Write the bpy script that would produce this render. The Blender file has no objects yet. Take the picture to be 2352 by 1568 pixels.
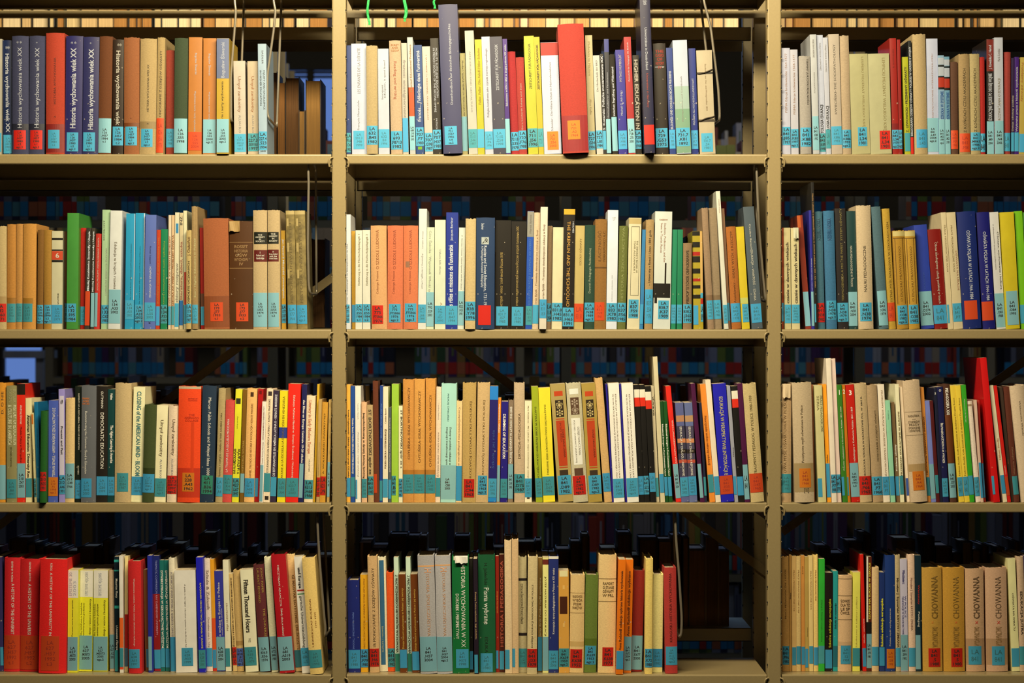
import bpy, math, random, re
from mathutils import Vector

# ---------------------------------------------------------------- frame, camera, light
PX = 0.0009                      # metres per photo pixel on the front plane of the shelving
D = 5.25                         # camera distance to that plane
ZC = 1.45                        # camera height
SHELF_PX = [354.0, 756.0, 1154.0, 1549.0]     # top edge of the four shelf lips
UP_PX = [778.5, 1778.5]          # the two uprights in view

def wx(px, y=0.0): return (px - 1176.0) * PX * (D + y) / D
def wz(py, y=0.0): return ZC + (784.0 - py) * PX * (D + y) / D

S = bpy.context.scene
COL = S.collection
cam = bpy.data.cameras.new('camera'); camo = bpy.data.objects.new('camera', cam); COL.objects.link(camo)
camo.location = (0, -D, ZC); camo.rotation_euler = (math.pi / 2, 0, 0)
cam.sensor_width = 36.0; cam.lens = 36.0 * (D / PX) / 2352.0
cam.clip_end = 100
cam.dof.use_dof = True; cam.dof.focus_distance = D; cam.dof.aperture_fstop = 8.0
S.camera = camo
S.view_settings.view_transform = 'Standard'; S.view_settings.look = 'None'
S.view_settings.gamma = 1.0; S.view_settings.exposure = 0.0
S.view_settings.use_curve_mapping = False

W = bpy.data.worlds.new('library_air'); S.world = W; W.use_nodes = True
W.node_tree.nodes['Background'].inputs[0].default_value = (0.55, 0.62, 0.8, 1)
W.node_tree.nodes['Background'].inputs[1].default_value = 0.004

def area(name, loc, target, sx, sy, power, color, spread=180):
    L = bpy.data.lights.new(name, 'AREA'); L.shape = 'RECTANGLE'; L.size = sx; L.size_y = sy
    L.energy = power; L.color = color; L.spread = math.radians(spread)
    o = bpy.data.objects.new(name, L); COL.objects.link(o); o.location = loc
    o.rotation_euler = (Vector(target) - Vector(loc)).to_track_quat('-Z', 'Y').to_euler()
    return o
WARM = (0.96, 0.80, 0.50)
# fluorescent row over the aisle in front of the shelves, plus an added weak frontal fill further out
area('aisle_ceiling_lamp', (-0.08, -1.08, ZC + 1.22), (-0.04, 0.0, ZC + 0.1), 1.3, 0.16, 70, WARM)
area('reading_area_ceiling_lamp', (0.0, -3.3, ZC + 1.70), (0, 0, ZC), 3.6, 0.2, 4, WARM)
# cool daylight from the windows behind the stacks
area('daylight_over_stacks', (0.3, 2.2, ZC + 1.75), (0.3, 0.5, ZC - 0.5), 3.6, 0.3, 15, (0.24, 0.46, 1.0), 84)
area('daylight_far_room', (0.0, 6.5, ZC + 1.70), (0, 4.0, ZC - 1.0), 5.0, 1.2, 8.0, (0.36, 0.56, 1.0))

area('next_aisle_lamp', (0.2, 1.75, ZC + 1.7), (0.2, 2.5, ZC - 0.1), 3.4, 0.2, 1.8, (0.45, 0.62, 1.0), 70)  # added bluish fill that brightens the spines across the aisle
area('second_aisle_lamp', (0.3, 3.6, ZC + 1.7), (0.3, 4.4, ZC - 0.1), 4.2, 0.2, 5.5, (0.62, 0.72, 1.0), 80)  # added fill so the second rack beyond does not go black

# brightness a white card would show on each shelf row (used only to turn seen colours into surface colours)
EROW = {1: (2.55, 2.16, 1.40), 2: (1.65, 1.36, 0.90), 3: (1.06, 0.88, 0.59), 4: (0.69, 0.57, 0.38)}

PAL = {'w': 'f8f0dc', 'k': '14100c', 'y': 'e8c040', 'r': 'd83018', 'g': '807058', 'o': 'd87828', 'b': '3070a8',
       'n': '202858', 'e': '2c6c34', 't': '4c8c84', 'l': 'b8a88c', 'd': '403020', 'c': 'f0dcb0', 'm': '7c3020', 'p': '5870b0', 'R': 'e84818'}
STK = {'c': ('52b2c0', 'cyan'), 't': ('4ca49c', 'teal'), 'm': ('98c8bc', 'pale mint'), 'r': ('ec2818', 'red'), 'R': ('f05020', 'orange-red'),
       'O': ('f88420', 'orange'), 'b': ('4cacc4', 'blue'), 'g': ('3c946c', 'green'), 'p': ('6078b4', 'periwinkle')}

DATA = r"""
@ 1 1 0 60 4.6125
-40 22 138 -45 | cream | Lc 1130 1330
26 130 152 36 | navy#14305a* p-2 | Td w 285 1120 .5 .42 Historia wychowania wiek XX ; th w 205 240 .55 .5 ** ; Lcs 1148 1345 LA/126/.H57/1985/t.2
130 305 108 130 | navy#4d4d66 | Tu w 225 1085 .48 .27 Historia wychowania wiek XX ; th w 158 185 .45 .32 ** ; Bk#33333f 1035 1100 ; LrB 1103 1305 .1 .85 LA/126/.H57/1980/t.2/egz.3
317 484 108 305 | navy#4d4d66 | Tu w 232 1085 .5 .3 Historia wychowania wiek XX ; th w 165 185 .47 .15 * ; Bk#33333f 1035 1100 ; LrB 1103 1305 .1 .87 LA/126/.H57/1980/t.1/egz.3
490 702 76 488 | red#f04a24 p2 | Tu m 335 830 .5 .13 HISTORIA WYCHOWANIA ; tu m 950 975 .5 .1 2 ; Br#b52a20 1040 1340 ; Lcs 1100 1298 .12 .75 LA/126/.H57/1980/t.2
702 883 108 688 | navy#343070* | Tu w 235 1085 .45 .33 Historia wychowania wiek XX ; th w 160 188 .45 .32 ** ; LcB 1125 1325 .1 .78 LA/126/.H57/1980/t.2/egz.2
888 1056 118 872 | navy#3c3a6a* | Tu w 245 1100 .5 .33 Historia wychowania wiek XX ; th w 170 190 .45 .15 * ; LcB 1125 1325 .05 .8 LA/126/.H57/1980/t.1/egz.2
1060 1196 112 1040 | brown#8a4512 | Lms 978 1342 LA/126/.H57/1984/t.1
1200 1314 145 1192 | dark_brown#3a2008* | Td c 255 1045 .5 .4 Historia wychowania wiek ; th c 180 210 .6 .5 ** ; LcB 1063 1262 0 1 LA/126/.H57/1984/t.2
1316 1488 124 1316 | tan#c87236 | tu m 965 985 .45 .1 1 ; Bm#a0521c 1022 1075 ; LcB 1063 1262 .08 .85 LA/126/.H57/1984/t.1/egz.2
1490 1670 136 1478 | straw#eec273 | Tu d 408 910 .5 .13 HISTORIA WYCHOWANIA WIEK XX ; tu d 1015 1045 .5 .1 2 ; Bt#c8a05c 1010 1085 ; LcB 1088 1280 .1 .8 LA/126/.H57/1984/t.2/egz.2
1672 1782 124 1652 | straw#e8bc6c | Tu d 260 965 .5 .28 ONOGRAFIE Z DZIEJÓW OŚWIATY ; LRs 975 1340 LA/126/.J56/1978
@ 1 1 380 0 3.9205
-3 82 455 -6 | red#d04a2c p-8 | Lcs 1152 1320 0 .95 LA/126/.L24/1986
85 205 346 76 | dark_green#4a5a32 | Lms 1068 1376 LA/126/.S55/1998
212 334 338 204 | orange#f89430 | Td w 475 670 .55 .16 Bogusław Śliwerski ; td w 818 1185 .5 .14 Współczesne teorie i nurty wychowania ; LRs 1187 1353 LA/126/.S55/2004
342 458 346 338 | orange#f89430 | td w 480 680 .5 .16 Bogusław Śliwerski ; Td w 825 1072 .5 .14 Współczesne teorie i nurty ; Lms 1073 1376 LA/126/.S55/2004/egz.2
462 574 346 460 | yellow#ffc830 p6 | B#8890a4 346 710 ; tu w 380 705 .5 .28 Bogusław Śliwerski ; Tu d 735 1070 .45 .2 rie i nurty wychowania ; Lms 1075 1376 LA/126/.S55/2005/egz.2
612 718 550 622 | cream#ffe6b8 p-20 | Td m#c07840 680 1005 .5 .28 Umysł zamknięty ; td l 1030 1190 .5 .2 ALLAN BLO ; Lcs 1200 1362 LA/227.3/.B58165/1997/egz.2
738 832 552 745 | cream#ffdca0 p-20 | Td r#c06a28 680 1005 .5 .28 Umysł zamknięty ; td l 1030 1190 .5 .2 ALLAN BLO ; LtB 1195 1355 LA/227.3/.B58165/1997
832 908 396 842 | pale_blue#d4e6dc | td d 450 575 .55 .2 SADLER ; Td k 630 985 .72 .22 EQUITY AND EXCELLENCE ; td k 630 950 .3 .22 IN HIGHER EDUCATION ; LcB 1182 1350 LA/227.4/.523/1994 ; th k 1352 1365 .5 .7 LANG
@ 1 2 780 0 3.92
55 104 410 55 | blue#2a4880* | LtB 1195 1370 LA/91.6/.O6/1982
105 240 395 112 | white#fbf8ee | Tu l 430 845 .5 .2 LES ENFANTS DE LA DÉFAITE ; tu l 900 1170 .45 .14 François Muracciole ; Lcs 1175 1340 .1 .85 LA/591.3/.M8/1999
240 340 413 246 | straw#ecc67c p3 | LcB 1135 1305 LA/632/.B45/1982
342 442 441 352 | white#f8f4e4 | Tu g 505 895 .5 .16 bocquet / éduquer, à quoi bon? ; Lcs 1162 1328 LA/632/.B3/1996
446 550 368 465 | peach#fcd094 | th r#d07a30 395 468 .5 .7 FURET/AND/OZOUF ; Td r#c8502a 550 895 .5 .26 Reading and writing ; LcB 1180 1345 LA/693/.F8713/1982
555 606 390 572 | cream#f4e0b4 | td l 540 1060 .5 .5 francs: enseignement ; Lbs 1062 1368
608 658 338 636 | cream#f0e8c8 | Tu o#c89040 400 830 .5 .34 Selected Educational Problems ; Bo#f06018 785 1045 ; Lms 1050 1350 LA/688/.C45/S45/2005
666 740 408 690 | blue#2a568c* | Tu w 455 1095 .5 .42 francés... l'idéologie dans l'université ; LcB 1145 1312 LA/707/.F7/1980 ; Bg#a0d820 1320 1345 .25 .75
742 815 420 770 | cream#fbe8c0 | Td r#d88030 490 1090 .5 .15 « QUI DIRIGE ? » PERSONNEL, OU LES CELLULES ; LcB 1195 1362 LA/707/.G98/1987
815 890 346 845 | black#2c2014* | Td w 430 880 .72 .25 MOBILITY, ELITES AND EDUCATION ; td w 430 1010 .4 .25 IN FRENCH SOCIETY OF THE SECOND EMPIRE ; td w 1065 1165 .5 .2 PATRICK ; LcB 1168 1342 LA/707/.H37/1980
888 1076 44 935 | slate_blue#545270* p6 | Tu w 220 950 .53 .13 Datenhandbuch zur deutschen Bildungsgeschichte ; LcB 1142 1310 .1 .75 LA/721/.D37/1955/t.4/cz.2
1082 1130 480 1110 | yellow_cream#f4dc80 p-5 | td k 540 1040 .5 .3 Mirosław S. Szymański NIEMIECKA PEDAGOGIKA REF ; Lms 1045 1355
1126 1214 278 1165 | cream#f6e8bc | td l 460 1010 .5 .18 AENDERUNG UND GESTALTUNG ; Lts 1162 1330 LA/721.5/.S46/1997
1216 1278 358 1246 | yellow#f0e020 | tu o#c8a020 430 940 .5 .36 Feller, Feller: Die Adolf-Hitler-Schulen ; Lcs 1160 1328
1274 1358 332 1310 | white#f6f0e4 | Tu m#8a6a60 435 1055 .5 .24 Polityka kształcenia jako czynnik rozwoju regionalnego ; Lcs 1182 1342 LA/721.8/.P6/1996
1350 1464 332 1388 | charcoal#55505a* | Tu w 400 815 .5 .25 ZEITSCHRIFT FÜR PÄDAGOGIK ; Lcs 1162 1333 LA/721.82/.Z58/1998
@ 1 2 1130 0 3.9189
94 136 352 128 | purple#5c2c8c* | Tu w 400 955 .5 .4 Szkolnictwo w RFN i NRD w drugiej połowie XX wieku ; Lms 1068 1375
140 210 467 176 | red#dc3030 p-4 | LcB 1185 1352 LA/721.8/.S35/1979
214 286 518 246 | red#e04838 p-4 | tu c 560 1170 .5 .18 Gero Lenhardt Schule und Staat ; LcB 1172 1340 LA/722/.F76/1988
286 376 326 328 | yellow#f4e82c | Tu d 390 800 .5 .26 ZEITSCHRIFT FÜR PÄDAGOGIK ; LtB 1155 1325 LA/711/.J56/1996
376 432 334 420 | yellow#f8d820 | Tu d 400 805 .5 .36 ZEITSCHRIFT FÜR PÄDAGOGIK ; Lts 1155 1320 LA/721
436 592 385 472 | white#fcfaf2 p1 | B#e02c20 385 500 ; tu l 560 1180 .5 .12 Schneider - Die Höhere Schule im Nationalsozialismus ; LOs 1185 1350 .2 .85 LA/721/.S56/2000
590 835 222 640 | red#ec4a34 p10 | Br#c82c2c 1050 1370 ; LOs 1095 1265 .22 .7 LA/721/.A2/1964
838 902 320 870 | cream#f8dc90 | Td l#c8a860 370 680 .5 .34 Midwives to Nazism ; td l#c8a860 890 1030 .5 .3 Alice Gallin ; LcB 1182 1348 LA/727/.G34/1986
908 972 500 944 | cream#fdf0c8 | Tu g 540 825 .5 .28 Die Hochschule der BRD ; LcB 1172 1335 LA/727/.L83/1984
972 1004 486 1004 | black#1c1410 | tu w 505 1170 .5 .7 S. Kotarski: Polityka mocarstwowa XX ; Lcs 1175 1345
1008 1050 352 1034 | slate#303038* | B#404890 352 468 ; tu w 500 1065 .5 .3 Hochschullehrer und Faschismus ; Lms 1070 1375
1054 1104 492 1086 | dark_brown#302818 | tu w 600 1045 .5 .4 zwischen Begrüßung und Widerstand ; Lms 1052 1358
1110 1190 450 1142 | blue#3a309c* | Tu c 490 735 .5 .28 MYTHOS HUMBOLDT ; tu w 815 1040 .5 .24 Mitchell G. Ash (Hg.) ; Lbs 1175 1342 LA/728/.M98/1999
1186 1250 334 1230 | red#dc2428* | Tu w 380 735 .5 .2 Zeitschrift für Pädagogik 38. Beiheft ; Lms 1068 1375 LA/728/.Z5/2000
1264 1322 498 1292 | black#2a2010* p-4 | td c 530 1160 .5 .6 HIGHER EDUCATION IN ; LcB 1168 1335 LA/728/.W4/1988
@ 1 2 1440 0 3.92
112 206 -60 160 | midnight_blue#1c1c44* p14 | th w 0 56 .5 .85 und/Kofar/(Hg./Ed.) ; Td w 258 640 .5 .25 Universitäten in Deutschland ; Td r#d85030 670 980 .5 .2 Universities in Germany ; LrB 1135 1312 0 1
234 346 394 264 | dark_brown#38281a* | th r 445 625 .5 .7 THE/CLASSICS/OF/HISTORY/IV ; Bw 600 607 .1 .85 ; LcB 1155 1328 0 .97 LA/729/.G53/1975
352 408 432 386 | blue#24468c* | Tu w 640 1165 .5 .38 BILDUNGS- UND SCHULGESCHICHTE PREUSSENS ; Lbs 1168 1338 LA/731/.B5/1988
410 540 364 450 | white#f8f8ec* p4 | Be#d4e8c0 780 985 ; Be#a4cc94 985 1380 ; tu l 690 1100 .5 .1 Bildungsreform und Gesellschaft ; LcB 1155 1320 0 .95 LA/731.7/.K81/1892
554 616 438 584 | blue#203a90* | Tu w 705 1125 .5 .28 PREUSSEN ALS HOCHSCHULLANDSCHAFT ; Lbs 1172 1340 LA/731/.K7/1988
624 765 456 658 | cream#f6d89c | Td l#b08850 575 1000 .55 .1 Studenten aus Ost- und Westpreußen 1835 ; Lcs 1200 1368 .12 .85 LA/731.7/.S4/1981 ; Bk#3a3020 650 668 .0 1 ; Bk#5a4830 1075 1100 .0 1
@ 1 3 1780 0 3.92
-30 0 0 -30 | skip |
60 134 434 68 | white#fff4ea | Tu o#d09868 480 1015 .5 .28 PISMA Edycje królewieckie 1564-1577 ; LcB 1140 1305 LA/841/.J85/1997
134 203 448 146 | white#fdf0e0 | Tu o#d09868 490 1030 .5 .28 PISMA Edycje królewieckie 1564-1577 ; LcB 1160 1328 LA/841/.K85/1997/egz.2
216 314 508 232 | beige#e0cca8 p3 | td d 530 945 .75 .18 TERMINY JURYDYKI REALNOŚCI ; LcB 1150 1322 LA/841/.K88/1982
314 372 312 344 | cream#fdf4d8 p3 | tu l 355 520 .5 .26 ZBIGNIEW KWIECIŃSKI ; tu l 650 840 .5 .2 SOCJOPATOLOGIA ; Lms 1048 1352 LA/841/.K88/1992
374 430 318 404 | white#fffaf0 | tu l 385 635 .5 .24 ZBIGNIEW KWIECIŃSKI ; Tu k 940 1198 .5 .45 TOLOGIA EDUKACJI ; LtB 1200 1365 LA/841/.K89/1998
430 475 340 462 | white#fff6e6 | tu l 400 650 .5 .28 ZBIGNIEW KWIECIŃSKI ; Tu k 950 1165 .5 .55 LOGIA EDUKACJI ; Lts 1165 1335 LA/841
480 578 310 512 | cream#fadcac p2 | tu g 400 1030 .5 .22 KWIECIŃSKI–THE SOCIOPATHOLOGY ; Lcs 1138 1305 LA/841/.K886/1993
580 663 324 606 | straw#f4cc90 | LcB 1168 1332 LA/841/.K886/1993/egz.2
668 834 488 694 | yellow_cream#eedc8c | Td l#c8ac60 510 1145 .7 .12 LESIŃSKI MECENAT WIELKIEGO KSIĘ ; LcB 1145 1315 .35 .85 LA/841/.L34/1981
836 1027 486 862 | yellow_cream#f4e498 | Td l#c8ac60 520 1180 .72 .14 LEMPICKI MECENAT WIELKIEGO KSIĘ ; LrB 1178 1345 .45 .95 LA/841/.L34/1981
1030 1098 346 1060 | red#d42014* | tu d#8a1c10 440 610 .5 .2 R. KOWALSKI ; Bm#b01818 1110 1168 ; LcB 1168 1338 LA/841/.L34/1979/egz.2
1098 1128 358 1120 | red#cc1c14* | LcB 1168 1338 LA/841/.L35/egz
@ 1 3 2052 0 3.92
80 136 514 106 | yellow#ece41c | Tu d 600 1190 .5 .4 Z. LEWOWICKI • PRZEMIANY OŚWIATY ; LtB 1195 1360
132 160 368 158 | black#142020 | tu w 420 1225 .5 .7 BIBLIOGRAFIA DZIEJÓW OŚWIATY POLSKIEJ W OKRESIE II WOJNY ; LrB 1235 1390
170 292 312 192 | straw#f6cc80 | Lbs 1165 1330 .15 1 LA/841/.L43
295 398 350 308 | white#fffaf6 | tu o#e0a880 395 1060 .5 .12 KSZTAŁTOWANIE INTERNATIONALIZMU ; Lms 1062 1365 LA/841/.L49/2004/egz.2
400 455 500 412 | pale_cyan#b8dce0* | Bw#f0f0e0 520 580 ; Bk 583 600 ; Bw#f0f0e0 602 680 ; Bk 683 697 ; Bo#f04020 697 785 ; Bk 785 803 ; tu b 820 1070 .6 .5 SZKOŁA W SYSTEMIE ; Lms 1075 1385 LA/841/.M53/1999/egz.2
455 504 512 468 | pale_cyan#90c8d0* | Bw#e8e8dc 535 590 ; Bk 595 610 ; Bw#e8e8dc 612 690 ; Bk 693 707 ; Bo#e83818 707 790 ; Bk 790 812 ; tu b 830 1070 .6 .5 SZKOŁA W SYSTEMIE ; Lms 1075 1385 LA/841/.M53/1999
512 578 560 518 | brown#7a4a2c | LRs 1172 1340 LA/841/.M7/1962
586 682 490 598 | tan#dcb068 p2 | Tu d#5a4420 615 1195 .5 .26 Z KOŃCACH CZYLI AKADEMIACH ; LRs 1202 1370 LA/841/.M8
684 774 488 698 | straw#ecca7c p2 | Tu d#5a4420 615 1190 .5 .28 Z KOŃCACH CZYLI AKADEMIACH ; LcB 1192 1355 LA/841/.M863/1986/egz.2
776 820 516 786 | red#e81c14 | LcB 1202 1368 LA/841
838 902 354 842 | black#201410* | Bm#a02818 354 640 ; tu w 405 620 .5 .4 J. Kowalska C. Herod ; Tu w 660 1085 .5 .5 EDUKACYJNE POLSKIE PO DRUGIEJ WOJNIE ; Lms 1090 1390 LA/841/.M9/2004
905 990 340 915 | white#fff8e8* p2 | tu l 440 555 .5 .3 Marek Kowalski ; Tu l#b8a070 705 1085 .5 .3 ROZWAŻANIA O EDUKACJI ; Lms 1088 1390 LA/841/.N4/2006
992 1056 472 990 | red#d84838 | Lcs 1195 1360 LA/841
1062 1090 524 1060 | purple#3c1c50 | tu c 560 1180 .5 .5 Dzieje oświaty polskiej ; Lcs 1190 1360
1092 1142 514 1090 | purple#5a2088* | Tu w 600 1185 .5 .45 Wybrane prace z historii wychowania ; Lcs 1190 1360
1144 1240 518 1130 | yellow#f4cc50 | td o 560 1190 .2 .2 Problemy oświaty ; Lbs 1205 1370
@ 2 1 0 440 4.9
-60 74 392 -60 | straw#e0b870 p1 | Bt#c89c58 1180 1262 ; LrB 1262 1468 LA/132/.M60/1971
84 184 370 80 | mustard#dc8e34 | Bt#b87828 1195 1262 ; Lts 1262 1472 LA/132/.J35/1958/t.1
186 264 366 178 | mustard#e09640 | Lts 1260 1468 LA/132/.J35/1958/t.2
266 412 364 258 | mustard#ea9c3c | Bt#c08028 1200 1262 .0 .8 ; Lts 1262 1468 0 .75 LA/132/.J35/t.3
428 495 432 418 | brown#96601c | LcB 1278 1485 LA/132/.J35/1998/t.1/egz.2
497 583 434 494 | mustard#c08428 | LcB 1276 1485 LA/132/.J35/1998/t.2/egz.2
586 710 444 580 | cream#f0dca0 | Bk 522 546 ; Bk 652 668 ; Bo#f05028 670 770 ; th c 690 750 .5 .4 6 ; Bk 772 796 ; tu k 1145 1270 .6 .14 SZCZYPIOR ; Lbs 1276 1484 LA/132/.K5/1979
718 760 448 722 | brown#8c5428 p-12 | LcB 1258 1465 LA/132/.S95/1984
760 908 244 748 | green#4c9c34 p4 | LcB 1262 1468 0 .82 LA/132/.S95/1984
906 970 412 900 | red#dc1808 p-6 | Lcs 1294 1500 LA/133/.C9
974 1030 410 952 | dark_brown#40382a* | tu w 450 1120 .55 .4 Mikołaj Kozakiewicz Szczeroży i Utopia ; LR 1122 1508
1034 1080 412 1018 | dark_brown#483e2c* | tu w 450 1130 .5 .45 Mikołaj Kozakiewicz Szczeroży i Utopia ; Lms 1140 1522
1080 1144 476 1058 | red#e03020 | Tu c 520 1115 .5 .24 SOCIAL PROBLEMY WSPÓŁCZESNEGO ŚWIATA ; Lms 1140 1520 0 .55
@ 2 1 220 440 4.9
76 166 206 60 | pale_green#c4dc98 | td d 330 555 .25 .16 JULES PESCHAR ; Tu l 640 1170 .6 .2 COMPARATIVE RESEARCH ON EDUCATION ; LcB 1278 1485 LA/133/.C62/1981
166 300 216 140 | cream#fcf0d0 p3 | Td g#806848 565 1098 .5 .24 Edukacja w krajach rozwini ; Lms 1105 1485 LA/134/.A33/2002
344 446 248 326 | turquoise#2ca8c0* | Tu k 460 1220 .6 .1 The Central Review of Economic and Professional Education ; Bw 248 1220 .93 1 ; Lcs 1225 1438 LA/134/.A33/2002
450 556 244 436 | turquoise#2ca8c0* | Tu k 475 1270 .5 .1 The Central Review of Economic and Professional Education ; Bw 244 1535 .9 1 ; LcB 1275 1485 0 .9 LA/134/.A33/2002/egz.2
560 684 264 545 | periwinkle#6c7cb4* p3 | td n 615 815 .5 .14 Roman Leppert ; Tu w 845 1195 .5 .18 EDUKACJA W KRAJACH ; Lcs 1250 1460 LA/134/.L55/2002 ; tu k 1462 1490 .5 .2 K
690 734 432 676 | red#dc400c | td o 520 1280 .5 .4 Leon Kaczmarz szkoły polityki edukacyjnej ; Lbs 1292 1508
736 812 424 728 | green#148c50* | Td y#a8c040 560 1270 .5 .22 Pedagogika ogólna społeczeństwa i kultury ; LtB 1276 1486 LA/134/.P33/1997
820 852 266 814 | peach#fcdca8 | tu o#c87838 500 1290 .5 .6 DZIŚ OŚWIATA XX WIEKU I PROBLEMY ; Lcs 1292 1500
854 892 266 850 | peach#f8c888 | tu m#a05828 490 1290 .5 .6 SZKOŁA XX WIEKU I PROBLEMY ŚWIATA ; Lts 1290 1500
894 942 236 886 | cream#fce8b0* | Bb#3c90b0 360 470 .2 .8 ; tu l#a09070 500 1250 .5 .6 zbiory rozpraw ; Lcs 1258 1520
944 984 240 940 | cream#f0d090* | tu k#504838 270 380 .5 .7 INŻ. ; tu r#b06848 480 1220 .5 .7 literatura, dzieci, sztuka ; Bb#3078a8 1225 1505
986 1044 216 988 | cream#fce8a8 | Br#e04830 905 1275 .2 1 ; Lcs 1278 1490
1020 1078 436 1018 | straw#dcb464 p6 | tu m#785020 510 720 .5 .5 J. Chałasiński ; Tu d#403010 780 1265 .5 .38 OSPOLITE UCZONYCH ; LcB 1265 1480 LA/173/.C48/1987
1080 1146 168 1086 | khaki#b48c50 p4 | tu y#f0e090 480 1195 .5 .3 Storr Higher Education in Poland ; Lcs 1275 1485 LA/173/.S7/1980
@ 2 1 450 400 3.92
34 66 484 46 | red#c81810 p-10 | B#80482c 1075 1190 ; Lcs 1192 1360
66 300 400 78 | rust#b8602c p2 | B#9c4c20 1100 1380 ; LRB 1155 1325 .25 .75 LA/173/.J77/1933/t.1
302 512 425 306 | dark_brown#5c3008* p1 | Bc#c89c50 425 510 0 .35 ; th c#a87840 635 830 .5 .6 ROSSET/HISTORIA/OŚW/WYCHOW/IV ; B#a87840 612 617 ; B#a87840 845 851 ; LRB 1155 1325 .28 .8 LA/173/.J77/1933/t.2
516 642 326 518 | straw#dcb474 p2 | Bk#14180c 522 630 .05 1 ; th c 540 615 .5 .7 THE/UNIVERSITY/IN/SOCIETY ; Bm#701810 684 790 .05 1 ; th c 695 770 .5 .6 I/Oxford and/Cambridge ; Lms 1068 1375 LA/173/.U55/1974/t.1
646 772 326 650 | straw#dcb474 p2 | Bk#14180c 522 628 0 .9 ; th c 530 612 .45 .7 THE/UNIVERSITY/IN/SOCIETY ; Bm#701810 680 788 0 .9 ; th c 690 770 .45 .7 II/Europe, Scotland/and the/United States ; Lms 1068 1375 0 .9 LA/173/.U55/1974/t.2
762 806 508 770 | yellow#f0b030 p-8 | Td w 590 1165 .5 .38 Jan Paweł II Młodość uniwersytetu ; LcB 1172 1340 LA/177/.D37/1993
808 888 330 830 | gold_patterned#ac8c44# | tu g#786030 430 1165 .5 .3 HISTORIA UNIWERSYTETU ; Bc#d8b468 330 365 ; Bc#d8b468 400 470 .1 .3 ; Bc#d8b468 620 700 .1 .3 ; Bc#d8b468 860 940 .1 .3 ; Lbs 1178 1345 LA/177/.W4
890 982 330 914 | gold_patterned#b09048# | tu g#786030 430 1165 .5 .3 HISTORIA UNIWERSYTETU ; Bc#d8b468 330 365 ; Bc#d8b468 400 470 .1 .3 ; Bc#d8b468 620 700 .1 .3 ; Bc#d8b468 860 940 .1 .3 ; Lbs 1180 1350 LA/177/.W4/egz.2
@ 2 2 780 440 4.356
55 136 230 55 | white#fcf0d4 p3 | Tu d 290 1130 .2 .22 ne Lost · Sowjetpädagogik in der Bildungsgeschichte der DDR ; LcB 1130 1312 0 .75 LA/771/.L65/2002
114 158 395 120 | amber#f0ac30 p-8 | Lbs 1133 1308
160 228 388 160 | cream#fcecc0 | Tu l#988050 420 940 .5 .3 Einführung in die Hochschulpädagogik 1 ; LcB 1125 1308 LA/774/.E55/1984/t.1
230 308 386 232 | cream#fcecc0 | Tu l#988050 425 940 .55 .28 Einführung in die Hochschulpädagogik 2 ; LcB 1125 1308 LA/774/.E55/1984/t.2
312 480 342 320 | peach#f8b068 p2 | Tu r#b06030 385 780 .42 .2 O SZKOLE LUDOWĄ ; tu r#b06030 795 1028 .4 .14 Celestyn Freinet ; LrB 1140 1325 .05 .75 LA/775/.F75866/1976
482 638 342 478 | coral#f47c48 p2 | Tu r#b05030 385 780 .45 .2 O SZKOLE LUDOWĄ ; tu r#b05030 795 1028 .4 .14 Celestyn Freinet ; LcB 1125 1310 .1 .85 LA/775/.F75866/1976/egz.2
640 795 342 638 | coral#f48048 p2 | Tu r#b05030 385 780 .5 .2 O SZKOLE LUDOWĄ ; tu r#b05030 795 1028 .45 .14 Celestyn Freinet ; B#b07850 700 760 .15 .45 ; LcB 1120 1305 .1 .9 LA/775/.F75866/1976/egz.3
796 880 174 784 | cream#fcf0cc p2 | tu l 395 570 .5 .18 Lorraine Brennan ; Td l 620 970 .5 .2 A Journey, a Struggle, a Read ; Lcs 1130 1312 LA/791.7/.J66/1999
874 952 358 864 | pale_yellow#eeecb4 | td l 390 1005 .45 .32 Góra Śniecka · Wspomnik Włoski sy ; Lms 1008 1350 LA/792/.S29/2003
954 1068 284 952 | pale_yellow#f6f0bc | Td l 580 830 .5 .16 L'albero delle riforme ; tu r#d0884c 1110 1140 .6 .2 V ; Lcs 1142 1325 LA/796/.J7/P57/2000
1068 1196 210 1060 | royal_blue#20388c* | Tu w 535 1145 .4 .38 s rôles et missions de l'université ; tu w 260 490 .45 .2 Jacques Berleur ; Lcs 1143 1333 LA/811/.B47/1994
1196 1260 362 1180 | cream#f4ecc4 | Td g 435 985 .5 .18 Z. Norman-Coomer School Systems and the Choice ; Lms 997 1338 LA/822/.N35/1991
1262 1366 272 1255 | straw#e8c078 p5 | LcB 1102 1290 LA/828/.Y78/1996
@ 2 2 1080 440 4.356
62 248 262 58 | navy#26405c* p4 | td w 318 385 .35 .16 Steiner ; B#d0ccb0 458 530 .28 .68 ; th k 464 526 .48 .34 ☭ ; Td w 540 1138 .5 .18 Russian and Soviet Education, 1731-19 ; td w 545 960 .33 .12 A Multilingual Annotated Bibliography ; LrB 1140 1335 .12 .8
256 412 290 245 | black#1c140c* | tu y#c8a050 610 1150 .4 .18 история философской мысли России XVIII ; Lcs 1150 1342 .08 .85 LA/831.7/.I57/1985
416 570 300 402 | black#1c140c* | tu y#c8a050 350 1145 .4 .18 очерки педагогической мысли России второй половины XIX ; Lcs 1155 1345 .08 .85 LA/831.7/.O36/1985
574 640 198 552 | blue#2458ac* | B#a89c80 198 455 ; tu b#5888c0 480 1140 .5 .3 EDUKACJI W ROSJI U SCHYŁKU XX WIEKU ; tu g 230 420 .5 .3 Marek Byblek ; Lts 1145 1335 LA/831/.E3/1999
642 704 212 620 | peach#f4cc94 | Tu m#885830 385 1130 .5 .3 orian Byblik – Przemiany demokratyczne edukacji w Rosji ; Lcs 1135 1322
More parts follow.
